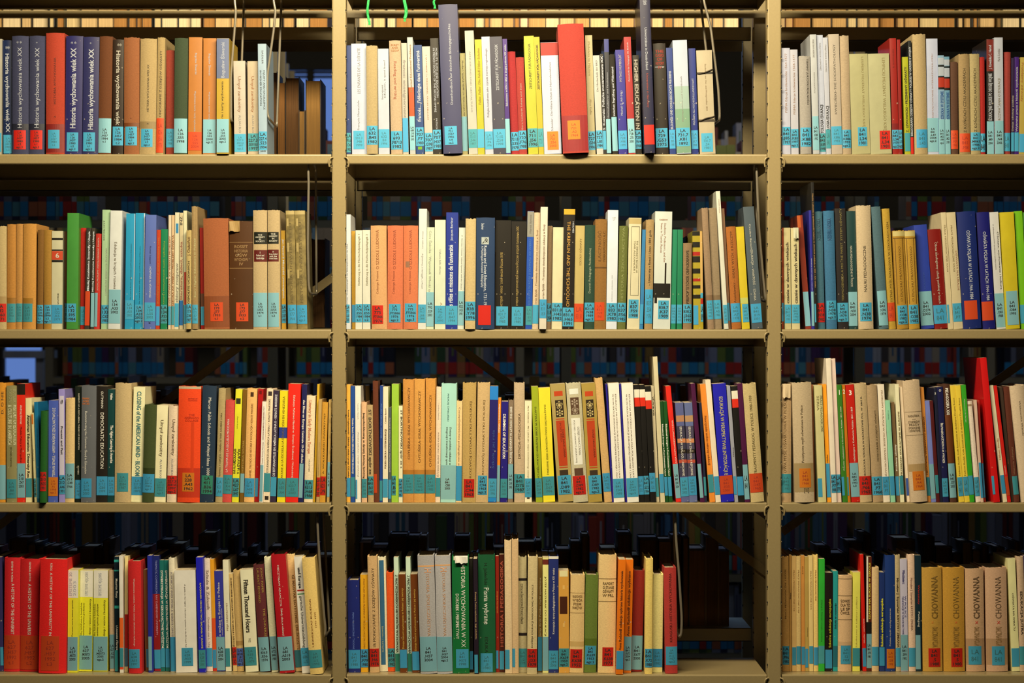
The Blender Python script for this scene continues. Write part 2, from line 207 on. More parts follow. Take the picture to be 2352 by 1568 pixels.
706 778 155 690 | cream#fce4b8 p8 | Tu m#885830 330 1075 .5 .3 orian Byblik – Przemiany demokratyczne edukacji w Rosji ; Lbs 1080 1268 LA/831/.E3
778 828 346 765 | tan#b48c5c p-8 | LcB 1118 1300 LA/1.8/.N4
830 936 358 814 | cream#fce4a4 | LcB 1115 1298 LA/831.8/.H45/1982
938 1060 176 922 | black#1c1008* p2 | By#f0b428 176 232 ; td o#f0a840 300 1155 .45 .3 THE KREMLIN AND THE SCHOOLHO ; td w 300 415 .85 .14 HOLMES ; LcB 1162 1350 LA/831.8/.H65/1991
1052 1148 342 1035 | yellow_cream#dcb864 | tu l#a07c3c 470 740 .6 .22 SZKOŁY OŚWIATY ; LRs 1122 1305 LA/831.8
1150 1255 336 1140 | dark_green#244830 | tu c#c8c490 570 1020 .5 .2 Dawid: Pedagogia Radzieckiej ; LcB 1112 1302 LA/831.8/.N38/1989/egz.2
1252 1382 278 1242 | brown#a46c28 | tu m#704410 390 700 .4 .25 ŁĄCZNOŚĆ ; B#704818 755 770 ; tu m#704410 390 700 .8 .2 МАКАРЕНКО А.С. ; LRs 1108 1290 0 .85 LA/831/.N9/1961
@ 2 2 1380 400 3.919
64 168 324 48 | white#fdf4e0 p3 | th l 385 420 .6 .3 K59/LV ; tu l 910 1150 .5 .08 wydawnictwo akademickie 1992 ; LcB 1162 1325 LA/833/.K78/1982
168 248 468 142 | olive#74742c | tu l#a09c50 480 1150 .5 .3 HISTORIA SZKOLNICTWA ; LcB 1160 1332 LA/837/.E56/1985
254 374 395 234 | cream#f8e0a4 | Bc#d8b468 400 450 ; Bk#403820 472 476 .25 .85 ; Bk#403820 1090 1094 .25 .85 ; Bk#403820 472 1094 .22 .25 ; Bk#403820 472 1094 .85 .88 ; Td g#887440 600 890 .6 .14 THE UNIVERSITY REFORM OF/TSAR ALEXANDER I ; LcB 1130 1298 .1 .9 LA/837/.F59/1988
374 406 500 348 | blue#3888ac | Lbs 1172 1350
406 480 412 390 | tan#c49858 p2 | Tu k 505 1005 .5 .3 – University v Rossii i Ustav 1884 goda ; Lbs 1038 1345 LA/837/.S54/1976
490 644 338 470 | cream#f4ecc8* p2 | th r#b86830 405 420 .5 .5 KASSOW ; Td r#b87850 440 795 .6 .13 Students, Professors, and the ; td r#b87850 440 710 .4 .13 State in Tsarist Russia ; Bk#181008 985 1115 0 .97 ; Bk#181008 1110 1165 .05 .2 ; Bk#302010 800 985 .62 .72 ; LcB 1138 1305 .28 .9 LA/838.7/.K37/1989
646 692 500 628 | emerald#24945c* | Lcs 1175 1345 LA/838/.P76/1976/t.1
693 740 500 682 | emerald#1c8c54* | Lcs 1175 1345 LA/838/.P76/1976/t.2
742 820 622 740 | brown_paper#a47c4c | Tu k#302010 685 1170 .5 .32 ИВЕРСИТЕТСКОЕ ОБРАЗОВАНИЕ ; LcB 1172 1340 LA/838.2/.J365/1995
824 914 514 834 | yellow_and_black#c8a824* p-2 | Bk#181408 514 555 ; Bk#181408 610 660 0 .75 ; Br#c82418 700 735 0 .75 ; Bk#181408 740 795 0 .75 ; Bk#181408 850 895 0 .75 ; Br#c82418 940 965 0 .75 ; Bk#181408 1000 1030 0 .75 ; Bk#181408 1085 1120 0 .75 ; Bc#f0b860 514 1100 .76 1 ; LbB 1182 1355 0 .5 ; Lcs 1070 1115 .75 1 ; Br#d03020 1120 1170 .75 1 ; LcB 1170 1330 .75 1 LA/839
890 966 304 948 | taupe#b0885c p2 | Bt#987048 1090 1140 ; Lcs 1138 1308 LA/841/.A35/1990/egz.2
968 1042 306 1018 | taupe#a8885c | Bt#907048 1090 1135 ; Lcs 1135 1305 .05 1 LA/841/.A5/1986
1018 1084 152 1095 | cream#fcecc0 p4 | td r#b07040 225 350 .6 .2 Dziennik of Good ; Lcs 1178 1345 LA/841/.A23/1992
1086 1112 308 1145 | tan#b07c50 p-3 | LcB 1160 1320
1126 1212 474 1180 | orange_brown#c46c20 p2 | Tu m#6c3808 510 1160 .5 .26 Araszkiewicz – IDEAŁY WYCH. II RZECZYP. ; Lbs 1165 1335 LA/841/.A7/1978
1214 1286 474 1270 | yellow#f4cc20 | Bc#e0d868 1115 1165 ; Lcs 1170 1335 .2 1 LA/841/.A37/1998
1280 1378 294 1360 | slate_grey#5c6460* p3 | td c 450 680 .5 .16 Czesław Banach ; Td c 680 1140 .5 .2 EDUKACJA – WARTOŚĆ – SZANSA ; Lbs 1170 1340 .05 1 LA/841/.B19/2001
@ 2 3 1780 400 3.92
62 72 484 62 | orange#c0481c | Lcs 1160 1325
72 138 484 82 | cream#e8cc84 | Tu d 615 1165 .5 .42 czanie w dawnych wiekach ; Lcs 1175 1342 LA/841/.M3/1990
142 214 486 154 | cream#f4d890 | Tu d 625 1165 .55 .4 czanie w dawnych wiekach ; Lcs 1175 1342 LA/841/.M3/1990/egz.2
162 248 370 240 | dark_red#a03418* p-12 | Bo#d86020 370 480 0 .6 ; Lms 1060 1370
254 294 326 284 | blue#302c90* | tu w 435 1050 .5 .32 HISTORIA I TEORIA Justyna Gradowska ; Lms 1058 1368
296 346 74 334 | black#1c1814* p3 | td o#c89050 175 1135 .55 .4 Nauka i oświata a społeczność lokalna na ziemiach polskich w XIX i XX wieku ; Lcs 1168 1335 0 .5
350 424 338 378 | teal_grey#487478 | tu d#2c5058 400 600 .5 .5 NIEDERLANDSKA ; LrB 1162 1335 LA/841/.N38/1982
436 530 332 466 | steel_blue#3c7890 p2 | tu d#205070 400 600 .5 .4 NIEDERLANDSKA ; LcB 1140 1312 .05 1 LA/841/.N38/1978/egz.2
536 634 310 566 | charcoal#2c2420* | tu y#a08840 310 1145 .55 .2 TERMOGENEZA A MOŻNE PAŃST. SYSTEM OŚWIATY ; LcB 1160 1330 LA/841/.N38/1979/egz.2
642 724 334 664 | dark_green#1c443c* | td c 645 1015 .45 .22 NAUKI PEDAGOGICZNE W POLSCE ; Lms 1062 1368 LA/841/.N38/2004
728 860 284 756 | straw#ecc68c p3 | Tu d#40301c 645 1065 .5 .2 NAUKI PEDAGOGICZNE ; LcB 1158 1325 .1 .9 LA/841/.N38/1974
864 960 294 940 | slate_green#587470 p2 | Bk#183028 1050 1375 0 .25 ; Lms 1052 1365 .0 1 LA/841/.N396/1974
962 1030 312 1022 | mustard#d8a430 | Tu m#7c5818 430 1155 .6 .28 TYTNA MYŚL NAUKOWA W SZKOŁACH KEN ; LRs 1158 1325 LA/841
@ 2 3 2052 400 3.92
-8 96 510 35 | gold_patterned#cc9024 p2 | B#6c4408 575 582 ; Bc#e8c870 515 560 ; tu m#8c5c10 650 1150 .5 .2 O DUCHU PRAWDZIWEGO ; B#7c5010 580 1170 .12 .18 ; B#7c5010 580 1170 .78 .84 ; LcB 1185 1355 .1 .95 LA/841/.O38/1982/egz.2
98 194 510 142 | gold_patterned#d89c2c p2 | B#6c4408 575 582 ; Bc#e8c870 515 560 ; tu m#8c5c10 650 1150 .5 .2 O DUCHU PRAWDZIWEGO ; B#7c5010 580 1170 .12 .18 ; B#7c5010 580 1170 .78 .84 ; LcB 1180 1350 .05 .95 LA/841/.O38/1982
182 300 458 250 | blue#2c44a0 p-3 | tu l#405ca8 640 1040 .5 .12 POLONIA ; Lms 1058 1365 LA/841/.O374/2002
306 430 498 372 | dark_red#981008* p-3 | Td c 615 1170 .55 .18 Obraz ideologiczny szkoły polskiej w latach ; Lbs 1182 1350 LA/841
426 472 344 495 | cream#fcdc9c | td l#b09058 455 880 .6 .3 PRACE PEDAGOGICZNE XXXII ; Lcs 1175 1340 0 .4
476 560 344 545 | cream#f8d898 | td l#b09058 460 880 .45 .2 PRACE PEDAGOGICZNE XXXII ; Td r#c07c50 690 1050 .8 .2 OŚWIATA NA URAZIE ; Lcs 1165 1330 LA/841/.P7
570 735 340 630 | navy#182c6c* p2 | Td w 510 1130 .55 .2 OŚWIATA POLSKA W LATACH 1944-1984 ; LRs 1142 1312 .12 .82
745 860 344 805 | navy#1c1c70* p1 | Td w 520 1140 .55 .26 OŚWIATA POLSKA W LATACH 1944-1984 ; LRs 1150 1320 .0 .9
862 956 342 930 | white#fcecd0 | Td k 520 1060 .8 .2 Oświata, wychowanie i kultura ; td g 450 1075 .35 .12 w piśmiennictwie społeczno-politycznym ; Lms 1075 1380 LA/841/.O83/1988
962 1084 344 1018 | yellow#f8d420 p2 | Lms 1055 1360 .1 .95 LA/841/.O84/1995
1088 1160 334 1148 | lime#90d818 | Lcs 1178 1345
1162 1240 344 1222 | green#58a030 | Lcs 1180 1345
@ 3 1 0 860 4.9
-60 70 95 -60 | mustard#d8881c | tu d 170 450 .7 .2 D. O NIE ; Lms 1022 1408
74 192 128 76 | khaki#988850* p2 | td l#d8c890 345 800 .6 .4 HISTORY OF EDUCATION/& CULTURE IN AMERICA ; td l#b0a068 165 320 .6 .3 BUTLER/MASON ; td d#605428 815 1040 .45 .2 SECOND EDITION ; Lts 1180 1392 LA/205/.B8/1997
192 284 104 195 | red#ec2810* | Bk#201408 104 232 ; Td w 350 565 .5 .28 Andrzej Dorosz ; td d#701008 590 1000 .5 .26 Modele Polacy w Metropolitan ; Lms 1005 1390 LA/210/.Z47/2003
288 358 268 292 | cream#f8dc94 | td k 460 1165 .45 .45 American Education: Diversity Res ; Lts 1172 1385
332 386 432 372 | pale_yellow#e4cc84 p3 | Bo#d86c14 450 562 .1 .8 ; td g 840 1165 .5 .3 Gdy nam rodziną ; LtB 1172 1380 LA/210/.Z16/1984
384 458 310 420 | teal#14708c* | td n#143858 610 930 .6 .2 EDUKACJA I KULTURA ; Lcs 1165 1400
462 542 412 448 | dark_green#0c5410 p8 | LrB 1095 1310 LA/210/.N35/1991
540 658 292 535 | violet_blue#4c5ca0* | Tu w 378 1155 .55 .3 TERMAN SEWELL • AMERYKAŃSKIE SZKOLNICTWO DZ ; LOs 1160 1372 0 1 LA/210/.F5/1998/egz.2
660 742 165 665 | lilac#a08cb8* | Bw#d8c4c0 245 1135 .15 .85 ; th k 285 340 .5 .4 69 ; Td k 585 905 .5 .36 Present and Past ; LcB 1138 1350 LA/212/.A46/1991
744 846 268 735 | straw#e4b870 p1 | Lms 1005 1395 LA/212/.C48/1966
846 920 132 846 | black#141c10* | Td c 215 850 .6 .22 ELEMENTS OF A POST-LIBERAL THEORY OF EDUCATION ; td c 1030 1130 .5 .22 BOWERS ; Lbs 1190 1400 LA/217/.B67/1987
920 1086 124 912 | grey#68645c* p2 | th o#d07030 260 345 .3 .5 FEINBERG/AND/SUCCESS ; Td w 415 1120 .32 .16 Reconstructing the Common Good in Education ; Lbs 1172 1385 0 .72 LA/217/.R42/2000
@ 3 1 220 860 4.9
10 138 132 6 | black#1c140c | td w 190 385 .5 .22 GUTMANN ; Td w 430 1065 .5 .32 DEMOCRATIC EDUCATION ; Lbs 1150 1362 LA/217.2/.G88/1999
138 222 166 132 | dark_green#0c3c34* | td w 215 290 .5 .35 Veblen ; Td w 575 1000 .55 .4 The Higher Learning in America ; Lbs 1155 1365 LA/226/.V3/2000
222 432 98 212 | straw#c8a468 p2 | Lts 1112 1320 .15 .85 LA/227.3/.B584/1987
428 566 142 398 | cream#f8e4a0 | Td t#4c7468 195 1150 .5 .4 CLOSING of the AMERICAN MIND · BLOOM ; Lbs 1155 1362 LA/227.3/.B584/1987b
552 688 342 522 | olive_green#3c4418 p2 | B#2c3410 1055 1120 ; Lbs 1122 1332 LA/227.3/.B58H165/1989a/egz.2
690 816 348 660 | cream#fce0a0 | Td d#503418 515 930 .5 .3 Umysł zamknięty ; td g#9c9080 960 1170 .5 .2 ALLAN BLOO ; Lts 1175 1380 LA/227.3/.B58165/1997/egz.3
824 934 352 800 | beige#ecc898 | Td d#503418 505 915 .55 .34 Umysł zamknięty ; td g#9c9080 950 1140 .5 .22 ALLAN BLO ; LrB 1142 1348 LA/227.3/.B58165/1997/egz.2
936 1202 135 918 | vermilion#f04008 p3 | Bc#c8a878 135 165 ; th r#c02c08 265 305 .65 .45 EDITED BY/SANFORD ; th r#c02c08 440 535 .6 .65 THE/AMERICAN/COLLEGE ; B#d83808 540 1100 .58 .72 ; Br#c83010 1055 1385 ; LOB 1108 1320 .22 .75 LA/228/.A43/1962
1204 1362 128 1170 | navy#243440* p2 | Td w 262 1140 .55 .22 Mercer: Public Schools and Political Ideas 1000 ; LgB#40946c 1140 1350 .1 .9 LA/411/.B36/1994
@ 3 1 480 860 4.9
112 226 158 72 | khaki#b8985c | Tu d#604820 435 1160 .5 .26 TRAMAS Y ESPEJOS • MARÍA ESTHER AGUIRRE LORA ; Lcs 1162 1375 LA/421/.A4
192 294 290 152 | coral#d84838 | Tu w 505 1105 .35 .24 LA TRAMA DE LA ESCUELA MEXICANA ; Lts 1135 1348 LA/421/.R4/1994
302 378 166 258 | yellow#f0dc28 | B#303018 272 335 .1 .8 ; td k 475 740 .45 .14 Aurora Loyo ; Tu d 840 1120 .5 .6 LOS ACTORES SOCIALES/Y LA EDUCACIÓN ; LtB 1168 1380 LA/427/.L67/1997
384 430 168 345 | olive_brown#805410* | tu y#b08838 290 1110 .5 .4 HISTORIA SOCIAL ; Lms 1120 1335
432 556 158 395 | apricot#fcb460 | B#4c2c10 205 255 .35 .68 ; tu m#985c20 330 1165 .55 .22 DANIEL TRATADO DE HISTORIA Y SOCIOLOGÍA • RENATE MARSISKE ; Lbs 1172 1382 LA/421.7/.A88/1998
556 650 162 512 | dark_red#b40c10* p-4 | Bm#700808 190 230 .2 .7 ; Lbs 1175 1382 0 .6
598 648 306 562 | cream#fcecc4 p3 | tu m 360 1015 .5 .3 Tomasz Tomasz Pierwszy – HISPANOAMERYKA UNIWERSYTET ; Lms 1020 1430 0 .8
652 725 160 612 | peach#fcd4a0 | B#3c2c24 195 245 .25 .85 ; Tu d 280 1110 .5 .3 ESTUDIANTILES EN AMÉRICA LATINA I • RENATE MARSISKE ; Lts 1115 1325 ; B#2c2014 1372 1415 .2 .8
726 792 180 688 | dark_purple#382838* | Tu l#e0d0d0 230 1155 .5 .4 OS ESTUDIANTILES EN AMÉRICA LATINA II • RENATE MARSISKE ; Lcs 1160 1375
800 894 184 766 | yellow#f8d418 | Tu d#806010 250 1170 .5 .28 ACUDE A LA ESCUELA LA EDUCACIÓN EN VENEZUELA ; Bb#2c3c80 600 720 ; Lts 1172 1382 LA/600/.A4
896 1046 106 864 | scarlet#f42410 p2 | Td w 235 660 .5 .16 Edukacja Państwo Naród w ; td w 680 1165 .5 .14 Europie Środkowej i Wschodniej ; Lts 1168 1380 LA/620.7/.E3/2003
1050 1112 110 1005 | navy#1c1c48* | td w 290 1000 .5 .4 des Elites en Europe Centrale 19-20 siècles ; Lms 1008 1392 0 .8
1110 1140 108 1060 | yellow#e0a820* p-3 |
1094 1200 240 1062 | peach#f8d49c | Td r#d07c50 295 895 .45 .36 Literacy in Early Modern Europe ; td g 960 1095 .5 .18 HOUSTON ; LtB 1190 1402 LA/621.5/.H68/1988
1172 1280 282 1145 | straw#cc9c50 p2 | Tu k 435 1155 .45 .16 – Przemiany najstarszych uniwersytetów środkowoeuropejskich ; LrB 1160 1375 LA/621.5/.V87/2007
1275 1340 312 1245 | mustard#d89428 p1 | tu d#604010 435 1120 .5 .3 A. WOŁODARSKI UNIWERSYTET ; LrB 1150 1360 LA/621/.79
1350 1386 284 1325 | straw#c89c50 | Lms 990 1380 LA/621/.V4/1990
@ 3 2 780 820 4.3567
64 110 275 64 | amber#f8ac38 | Td d 530 1210 .5 .35 Roman Przybyszewski - Edukacja i szkoła u progu XXI wieku ; Lbs 1212 1400
112 155 290 112 | blue#1c4884 | td w 615 1170 .5 .35 Czesław Banach POLSKA SZKOŁA I SYSTEM EDUKACJI ; Lts 1205 1400
157 214 290 160 | white#fce8d0 | td l 465 625 .5 .2 Czesław Banach ; Td l#c0a890 755 1200 .5 .25 POLSKA SZKOŁA I SYSTEM EDUKACJI ; Lbs 1230 1420 0 .3
218 272 450 222 | peach#f0b478 p2 | Tu k 560 1215 .4 .35 Rozwój Nowej Szkoły w Rzeczypospolitej ; Lts 1220 1408 LA/841/.B4/1998
274 335 480 285 | tan#c49c60 p3 | Td d 525 1175 .5 .5 ST BORTNOWSKI spór ze ; LtB 1195 1380 LA/841/.B61/1982
332 400 240 345 | brown#682c10 p1 | LR 1172 1362 0 .6
404 434 285 400 | blue#1c3c78 | td b#6080b0 470 1150 .5 .4 POLSKA SZKOŁA I SYSTEM ; LtB 1240 1440
436 488 298 432 | cream#fcdca8 | Tu d#705030 725 1120 .5 .34 POLSKA SZKOŁA I SYSTEM EDUKACJI ; tu d#705030 515 670 .5 .3 Czesław Banach ; Lcs 1222 1408
484 518 505 484 | slate#545850 p1 | td l 610 1210 .5 .4 POLSKIE SZKOLNICTWO ZAWODOWE ; Lbs 1230 1420
522 594 270 520 | yellow_green#a4c434 | LtB 1190 1385 0 .6 LA/841/.B/1987
556 630 488 556 | cream#fce4a8 p3 | Td d 530 1215 .7 .5 ST BORTNOWSKI spór ze s ; LcB 1218 1400 LA/841/.B47/1982/egz.2
635 746 224 635 | mustard#d88c38 p2 | Tu d#6c3c10 305 1025 .55 .24 CHYLIŃSKA–IDEAŁ WYCHOWAWCZY ; B#b87020 1130 1178 ; Lts 1175 1365 LA/841/.C49/1985/egz.3
748 856 220 745 | mustard#e09840 p2 | Tu d#6c3c10 340 1060 .5 .24 CHYLIŃSKA–IDEAŁ WYCHOWAWCZY ; B#c07828 1130 1178 ; Lts 1175 1365 LA/841/.C49/1985/egz.2
862 968 214 858 | mustard#dc9038 p2 | Tu d#6c3c10 378 1100 .5 .24 CHYLIŃSKA–IDEAŁ WYCHOWAWCZY ; B#b87428 1130 1178 ; Lts 1178 1365 LA/841/.C49/1985
970 1020 298 958 | peach#f8d0a0 | td l 460 630 .5 .22 Czesław Banach ; td l#a88c6c 755 1200 .5 .3 POLSKA SZKOŁA I SYSTEM EDUKACJI ; Lts 1210 1398
1022 1174 264 1010 | mint#b4dcb8* p2 | td d#487060 365 645 .45 .1 ANDRZEJ ĆWIKLIŃSKI ; Td d 700 1082 .62 .13 Zmiany w polskiej edukacji w ; td d 700 1082 .4 .13 integracji i transformacji syste ; B#90b8a4 1085 1425 ; th d 1210 1330 .45 .36 LA/841/.C85/2005
1172 1232 440 1162 | peach#fcc880 | td d#806848 505 1090 .5 .3 Czasopiśmiennictwo pedagogiczne w ; Lbs 1092 1440
@ 3 2 1060 820 4.3559
14 158 256 8 | straw#c4984c p2 | Tu d#6c4c20 430 1215 .6 .16 ROZWÓJ DYDAKTYKI POLSKIEJ ; LrB 1222 1405 .1 .9 LA/841/.C94/1963
162 290 256 142 | straw#d4a868 p2 | Tu d#6c4c20 430 1185 .55 .17 ROZWÓJ DYDAKTYKI POLSKIEJ ; LcB 1188 1378 .15 .9 LA/841/.C94/1963/egz.2
286 370 292 266 | blue#241c5c* p1 | Bb#2880b8 292 430 ; tu c#385080 500 1120 .5 .3 Szkoła i jej rola ; Lcs 1218 1408 LA/841/.D33/1996 ; Bb#2484b4 1410 1450
366 398 412 350 | orange#f48414 | td w 470 1080 .5 .4 Wspomnienia i refleksje ; Lms 1085 1450
400 470 446 388 | indigo#24186c* | Td w 572 1020 .45 .4 DILEMMAS OF EDUCATION ; Lts 1222 1412 LA/841/.D35/2000
472 524 428 464 | taupe#8c7050 | tu w 500 1070 .5 .4 POLSKIEJ OŚWIATY W LATACH 1945-2005 ; Lms 1075 1420 LA/841/.D69/2005
526 632 256 528 | straw#cca878 p1 | Tu d#604424 565 1020 .5 .26 DRYNDA–PEDAGOGIKA ; LtB 1172 1360 LA/841/.D75/1987
634 704 438 634 | cream#fce0a8 | td m#806030 490 1215 .5 .2 Maria Dudzikowa – Mit o szkole jako miejscu wszechstronnego rozwoju ; Lcs 1218 1405 LA/841/.D7/1991 ; Bk#302818 1408 1422 .3 .7
694 766 294 742 | lime#a4a818 | td d#505010 500 1215 .5 .28 DAKTYKA W DOBIE PRZEMIAN EDUKACYJNYCH ; Lts 1215 1405 LA/841/.D64/1999
768 886 308 820 | yellow#f8d828 | Td d#686018 480 1185 .5 .16 EDUKACJI W PLACÓWCE EDUKACJI I PRZESZKOLNEJ W OKRESIE TRANSFORMACJI ; Lts 1200 1388 LA/841/.D67/1996
886 1038 270 970 | olive_gold#b4944c p2 | Bo#c84010 345 395 .22 .8 ; B#2c1c0c 435 605 .25 .8 ; th c#c8a860 445 600 .52 .5 ❀/❉ ; Bo#c03c10 640 1095 .22 .8 ; td m#782008 660 1080 .5 .12 POD RED. ; td d#601c08 730 1010 .65 .14 DZIEJE NAUCZANIA ; B#c03c10 620 630 .22 .8 ; B#c03c10 1105 1115 .22 .8 ; B#3c2814 1135 1190 .22 .8 ; LcB 1190 1380 .05 .95 LA/841/.D89/1982
1044 1192 260 1120 | beige#c8b484 p3 | Bw#f0e4c8 320 375 .2 .8 ; B#5c3c24 408 580 .22 .8 ; th c#b09470 415 575 .51 .5 ❉/❀ ; Bw#f4e8d0 615 1080 .2 .8 ; Td g 700 985 .65 .14 DZIEJE NAUCZANIA ; td g 635 1060 .4 .1 POD RED. STASIEWICZ-JASIUKOWEJ ; B#5c3c24 1115 1190 .2 .8 ; LrB 1192 1380 .05 .9 LA/841/.D89/1982/egz.3
1198 1338 262 1270 | olive_gold#b08c38 p3 | Bo#c84010 345 395 .22 .8 ; B#2c1c0c 430 605 .25 .8 ; th c#c8a860 445 600 .52 .5 ❀/❉ ; Bo#c03c10 640 1095 .22 .8 ; td d#601c08 730 1010 .65 .14 DZIEJE NAUCZANIA ; B#c03c10 620 630 .22 .8 ; B#c03c10 1105 1115 .22 .8 ; B#3c2814 1135 1190 .22 .8 ; LcB 1188 1375 .1 1 LA/841/.D89/1982/egz.2
1320 1436 208 1418 | tan#d8a45c p1 | Lbs 1165 1350 LA/841/.E32/1985
@ 3 2 1370 800 4.127
85 104 338 148 | navy#241878* |
104 212 330 160 | white#fce8d0 p1 | Td g#8c7458 435 1235 .65 .13 EDUKACJA MŁODEGO POKOLENIA POLAKÓW I UKR ; td g#8c7458 435 1235 .4 .13 W KONTEKŚCIE INTEGRACJI EUROPEJSKIEJ NADZIEJE I ZAG ; Lcs 1240 1420 LA/841/.E343/1999
215 234 336 275 | navy#241878* |
234 345 330 292 | white#fce8d0 p3 | Td g#8c7458 435 1230 .65 .13 EDUKACJA MŁODEGO POKOLENIA POLAKÓW I UKR ; td g#8c7458 435 1230 .4 .13 W KONTEKŚCIE INTEGRACJI EUROPEJSKIEJ NADZIEJE I ZAG ; Lcs 1232 1410 LA/841/.E343/1999/egz.2
352 405 345 402 | black#14100c* | Bc#f0dcb0 392 470 ; Br#e42c14 470 555 ; Lbs 1215 1390 LA/841/.E32
407 458 345 455 | black#14100c* | Bc#f0dcb0 392 470 ; Br#e42c14 470 552 ; LcB 1212 1388 LA/841/.E32/1994
458 515 358 512 | black#14100c* | Bc#f0dcb0 415 495 ; Br#e42c14 495 578 ; Lbs 1185 1365 LA/841/.E32
515 545 355 568 | khaki#c8b080 p-2 | tu d 430 640 .5 .5 EDUKACJA ; Lts 1230 1410
535 592 78 608 | cream#dcc48c p2 | Lbs 1192 1370
596 630 502 650 | dark_green#144818* | Td w 720 1210 .5 .4 Educational Strategies in Post-Communist Poland ; Lbs 1222 1400
631 668 502 686 | dark_green#185018* | Td w 720 1210 .5 .4 Educational Strategies in Post-Communist Poland ; Lbs 1222 1405
625 738 355 726 | scarlet#ec2414 | Tu w 685 1095 .7 .25 ACJA POPROGRESYWISTYCZNA ; Lms 1100 1425 LA/841/.E345/2004
745 828 515 805 | slate_blue#606080* | Bo#c08050 640 700 ; B#403844 740 1220 ; Bo#d88048 860 900 ; Bk#2c2018 960 1000 ; Br#c04c30 1060 1090 ; td w 745 1215 .5 .28 EDUKACJA W DIALOGU I REFORMIE ; Lcs 1228 1408 LA/841/.E346/2002
832 908 515 882 | slate_blue#686c88* | Bo#c08c58 640 700 ; B#504450 740 1220 ; Bo#d88850 860 900 ; Bk#2c2018 960 1000 ; Br#c04c30 1060 1090 ; Td w 745 1210 .5 .28 EDUKACJA W DIALOGU I REFORMIE ; Lbs 1218 1395 LA/841/.E346/2002/egz.2
884 935 330 976 | plum#4c0c34* | Lms 1098 1420 0 .8
948 990 516 1002 | navy#1c1c30 | LtB 1222 1400
975 1035 338 1068 | orange#f08828 | Td m#984c10 640 1110 .5 .4 Nauczyciele wobec reformy edukacji ; Lts 1200 1370
1028 1094 296 1128 | cream#f8d8a8 p2 | Lbs 1215 1390
1100 1226 335 1180 | blue#201c9c* p1 | Td y#d8c060 460 1210 .55 .28 EDUKACJA W PERSPEKTYWIE INTEGRACJI E ; LRs 1212 1388 0 1 LA/841/.E35/2001
1232 1276 352 1310 | grey#a49c94* | tu d 780 1030 .6 .3 Edukacja ; Lbs 1215 1390 0 .8
1276 1350 358 1345 | black#14100c* | Bc#f0dcb0 405 482 ; Br#e42c14 482 565 ; Lbs 1220 1398
1332 1382 330 1405 | plum#4c0c34* | Lms 1105 1435 LA/841
1384 1510 332 1465 | straw#c8a868 p2 | Tu d#604c20 450 1195 .5 .22 FRAGMENTY PEDAGOG. W POLSCE 1900-1939 ; LRs 1190 1370 LA/841/.D47/1963
@ 3 3 1780 800 4.127
62 155 340 62 | tan#b8905c | tu d#6c4c24 480 1185 .35 .3 OWA MYŚL OŚWIATOWA W POLSCE ; Lts 1192 1370 LA/841/.M5/1990 
160 344 325 190 | straw#c4a474 p4 | Tu d#503818 540 1085 .45 .13 Postępowa myśl oświatowa w Polsce ; Bt#a48450 1090 1365 ; LOs 1140 1320 .25 .85 LA/841/.P68/1966 ; th d 1325 1365 .6 .3 [II]
344 358 345 365 | brown#a0582c p-6 |
360 446 352 402 | pale_yellow#d8c47c p2 | td d#807040 450 795 .6 .3 PRACE PEDAGOGICZNE/SERIA ; LcB 1235 1410 0 .55
448 486 340 495 | orange#fc9814 | tu d#805010 1010 1090 .5 .4 wiedza ; Lbs 1095 1415
482 530 95 540 | cream#fcdcb0 p2 | LcB 1198 1370 LA/841/.P7/1988
530 572 97 590 | cream#f4cca8 p1 | LcB 1198 1370 LA/841/.P70
580 636 345 640 | green#3c781c* | th w 395 445 .5 .45 1 ; Tu w 555 1165 .6 .25 Oświata i szkolnictwo w Królestwie Polskim 1831-1869 ; Lbs 1222 1398 0 .5
637 664 345 692 | orange_brown#d07414* | th w 390 435 .5 .75 2 ; tu o 560 1200 .5 .3 Oświata i szkolnictwo w Królestwie Polskim ; Lts 1222 1398 0 .6
665 750 345 725 | red#cc1c0c* | th w 400 450 .55 .4 3 ; Tu w 560 1085 .6 .22 i szkolnictwo w Królestwie Polskim 1831-1869 ; Lms 1090 1412 LA/841/.S4/1993/t.3
752 864 332 808 | tan#c8a46c p1 | Tu k 455 1210 .5 .15 BOGUCKA: SZKOŁA W KRÓLESTWIE POL. W 1862 R. ; LrB 1215 1392 LA/841/.P66/1965
866 966 348 930 | tan#b08c5c | tu d#5c4420 590 1075 .7 .16 MONOGRAFIE Z DZIEJÓW OŚWIATY ; LcB 1220 1395 LA/841/.P7/1966
970 1034 342 1028 | cream#f8dcb0 | td m#a08058 400 1215 .6 .25 PROBLEMY EDUKACJI W OKRESIE TRANSFORMACJI ; Lbs 1220 1395 LA/841/.P7
1044 1090 492 1098 | pale_green#9cd098 | td g#608c60 590 1215 .5 .2 Problemy ; Lbs 1215 1395 
1096 1134 510 1152 | olive_brown#7c5c34 p-2 | tu w 750 1170 .6 .4 Problemy oświaty ; Lbs 1218 1400
1136 1174 340 1190 | cream#f8e4a8 | Tu d#806838 600 1210 .6 .4 PRZEMIANY EDUKACYJNE W EUROPIE ; Lts 1210 1388
@ 3 3 2052 800 4.127
56 84 365 130 | cream#f4d4a4 p-2 | Lbs#4868a8 1235 1400 
86 248 305 165 | beige#d0ac7c p3 | B#705838 603 607 ; th d#705838 630 800 .5 .7 RADLIŃSKA/—/Z DZIEJÓW/PRACY/SPOŁECZNEJ/I OŚWIATOWEJ ; B#705838 825 829 ; Bt#b08850 1100 1170 ; LOs 1170 1350 .2 .88 LA/841/.R4/1964
250 288 368 318 | orange#f09438 | td m#784010 650 1200 .5 .4 WYBRANE ZAGADNIENIA PEDAGOGIKI ; LtB 1225 1400 
294 342 495 358 | periwinkle#7c80b0 | Lms 1102 1430
342 380 495 408 | dark_red#581010 | LtB 1205 1375
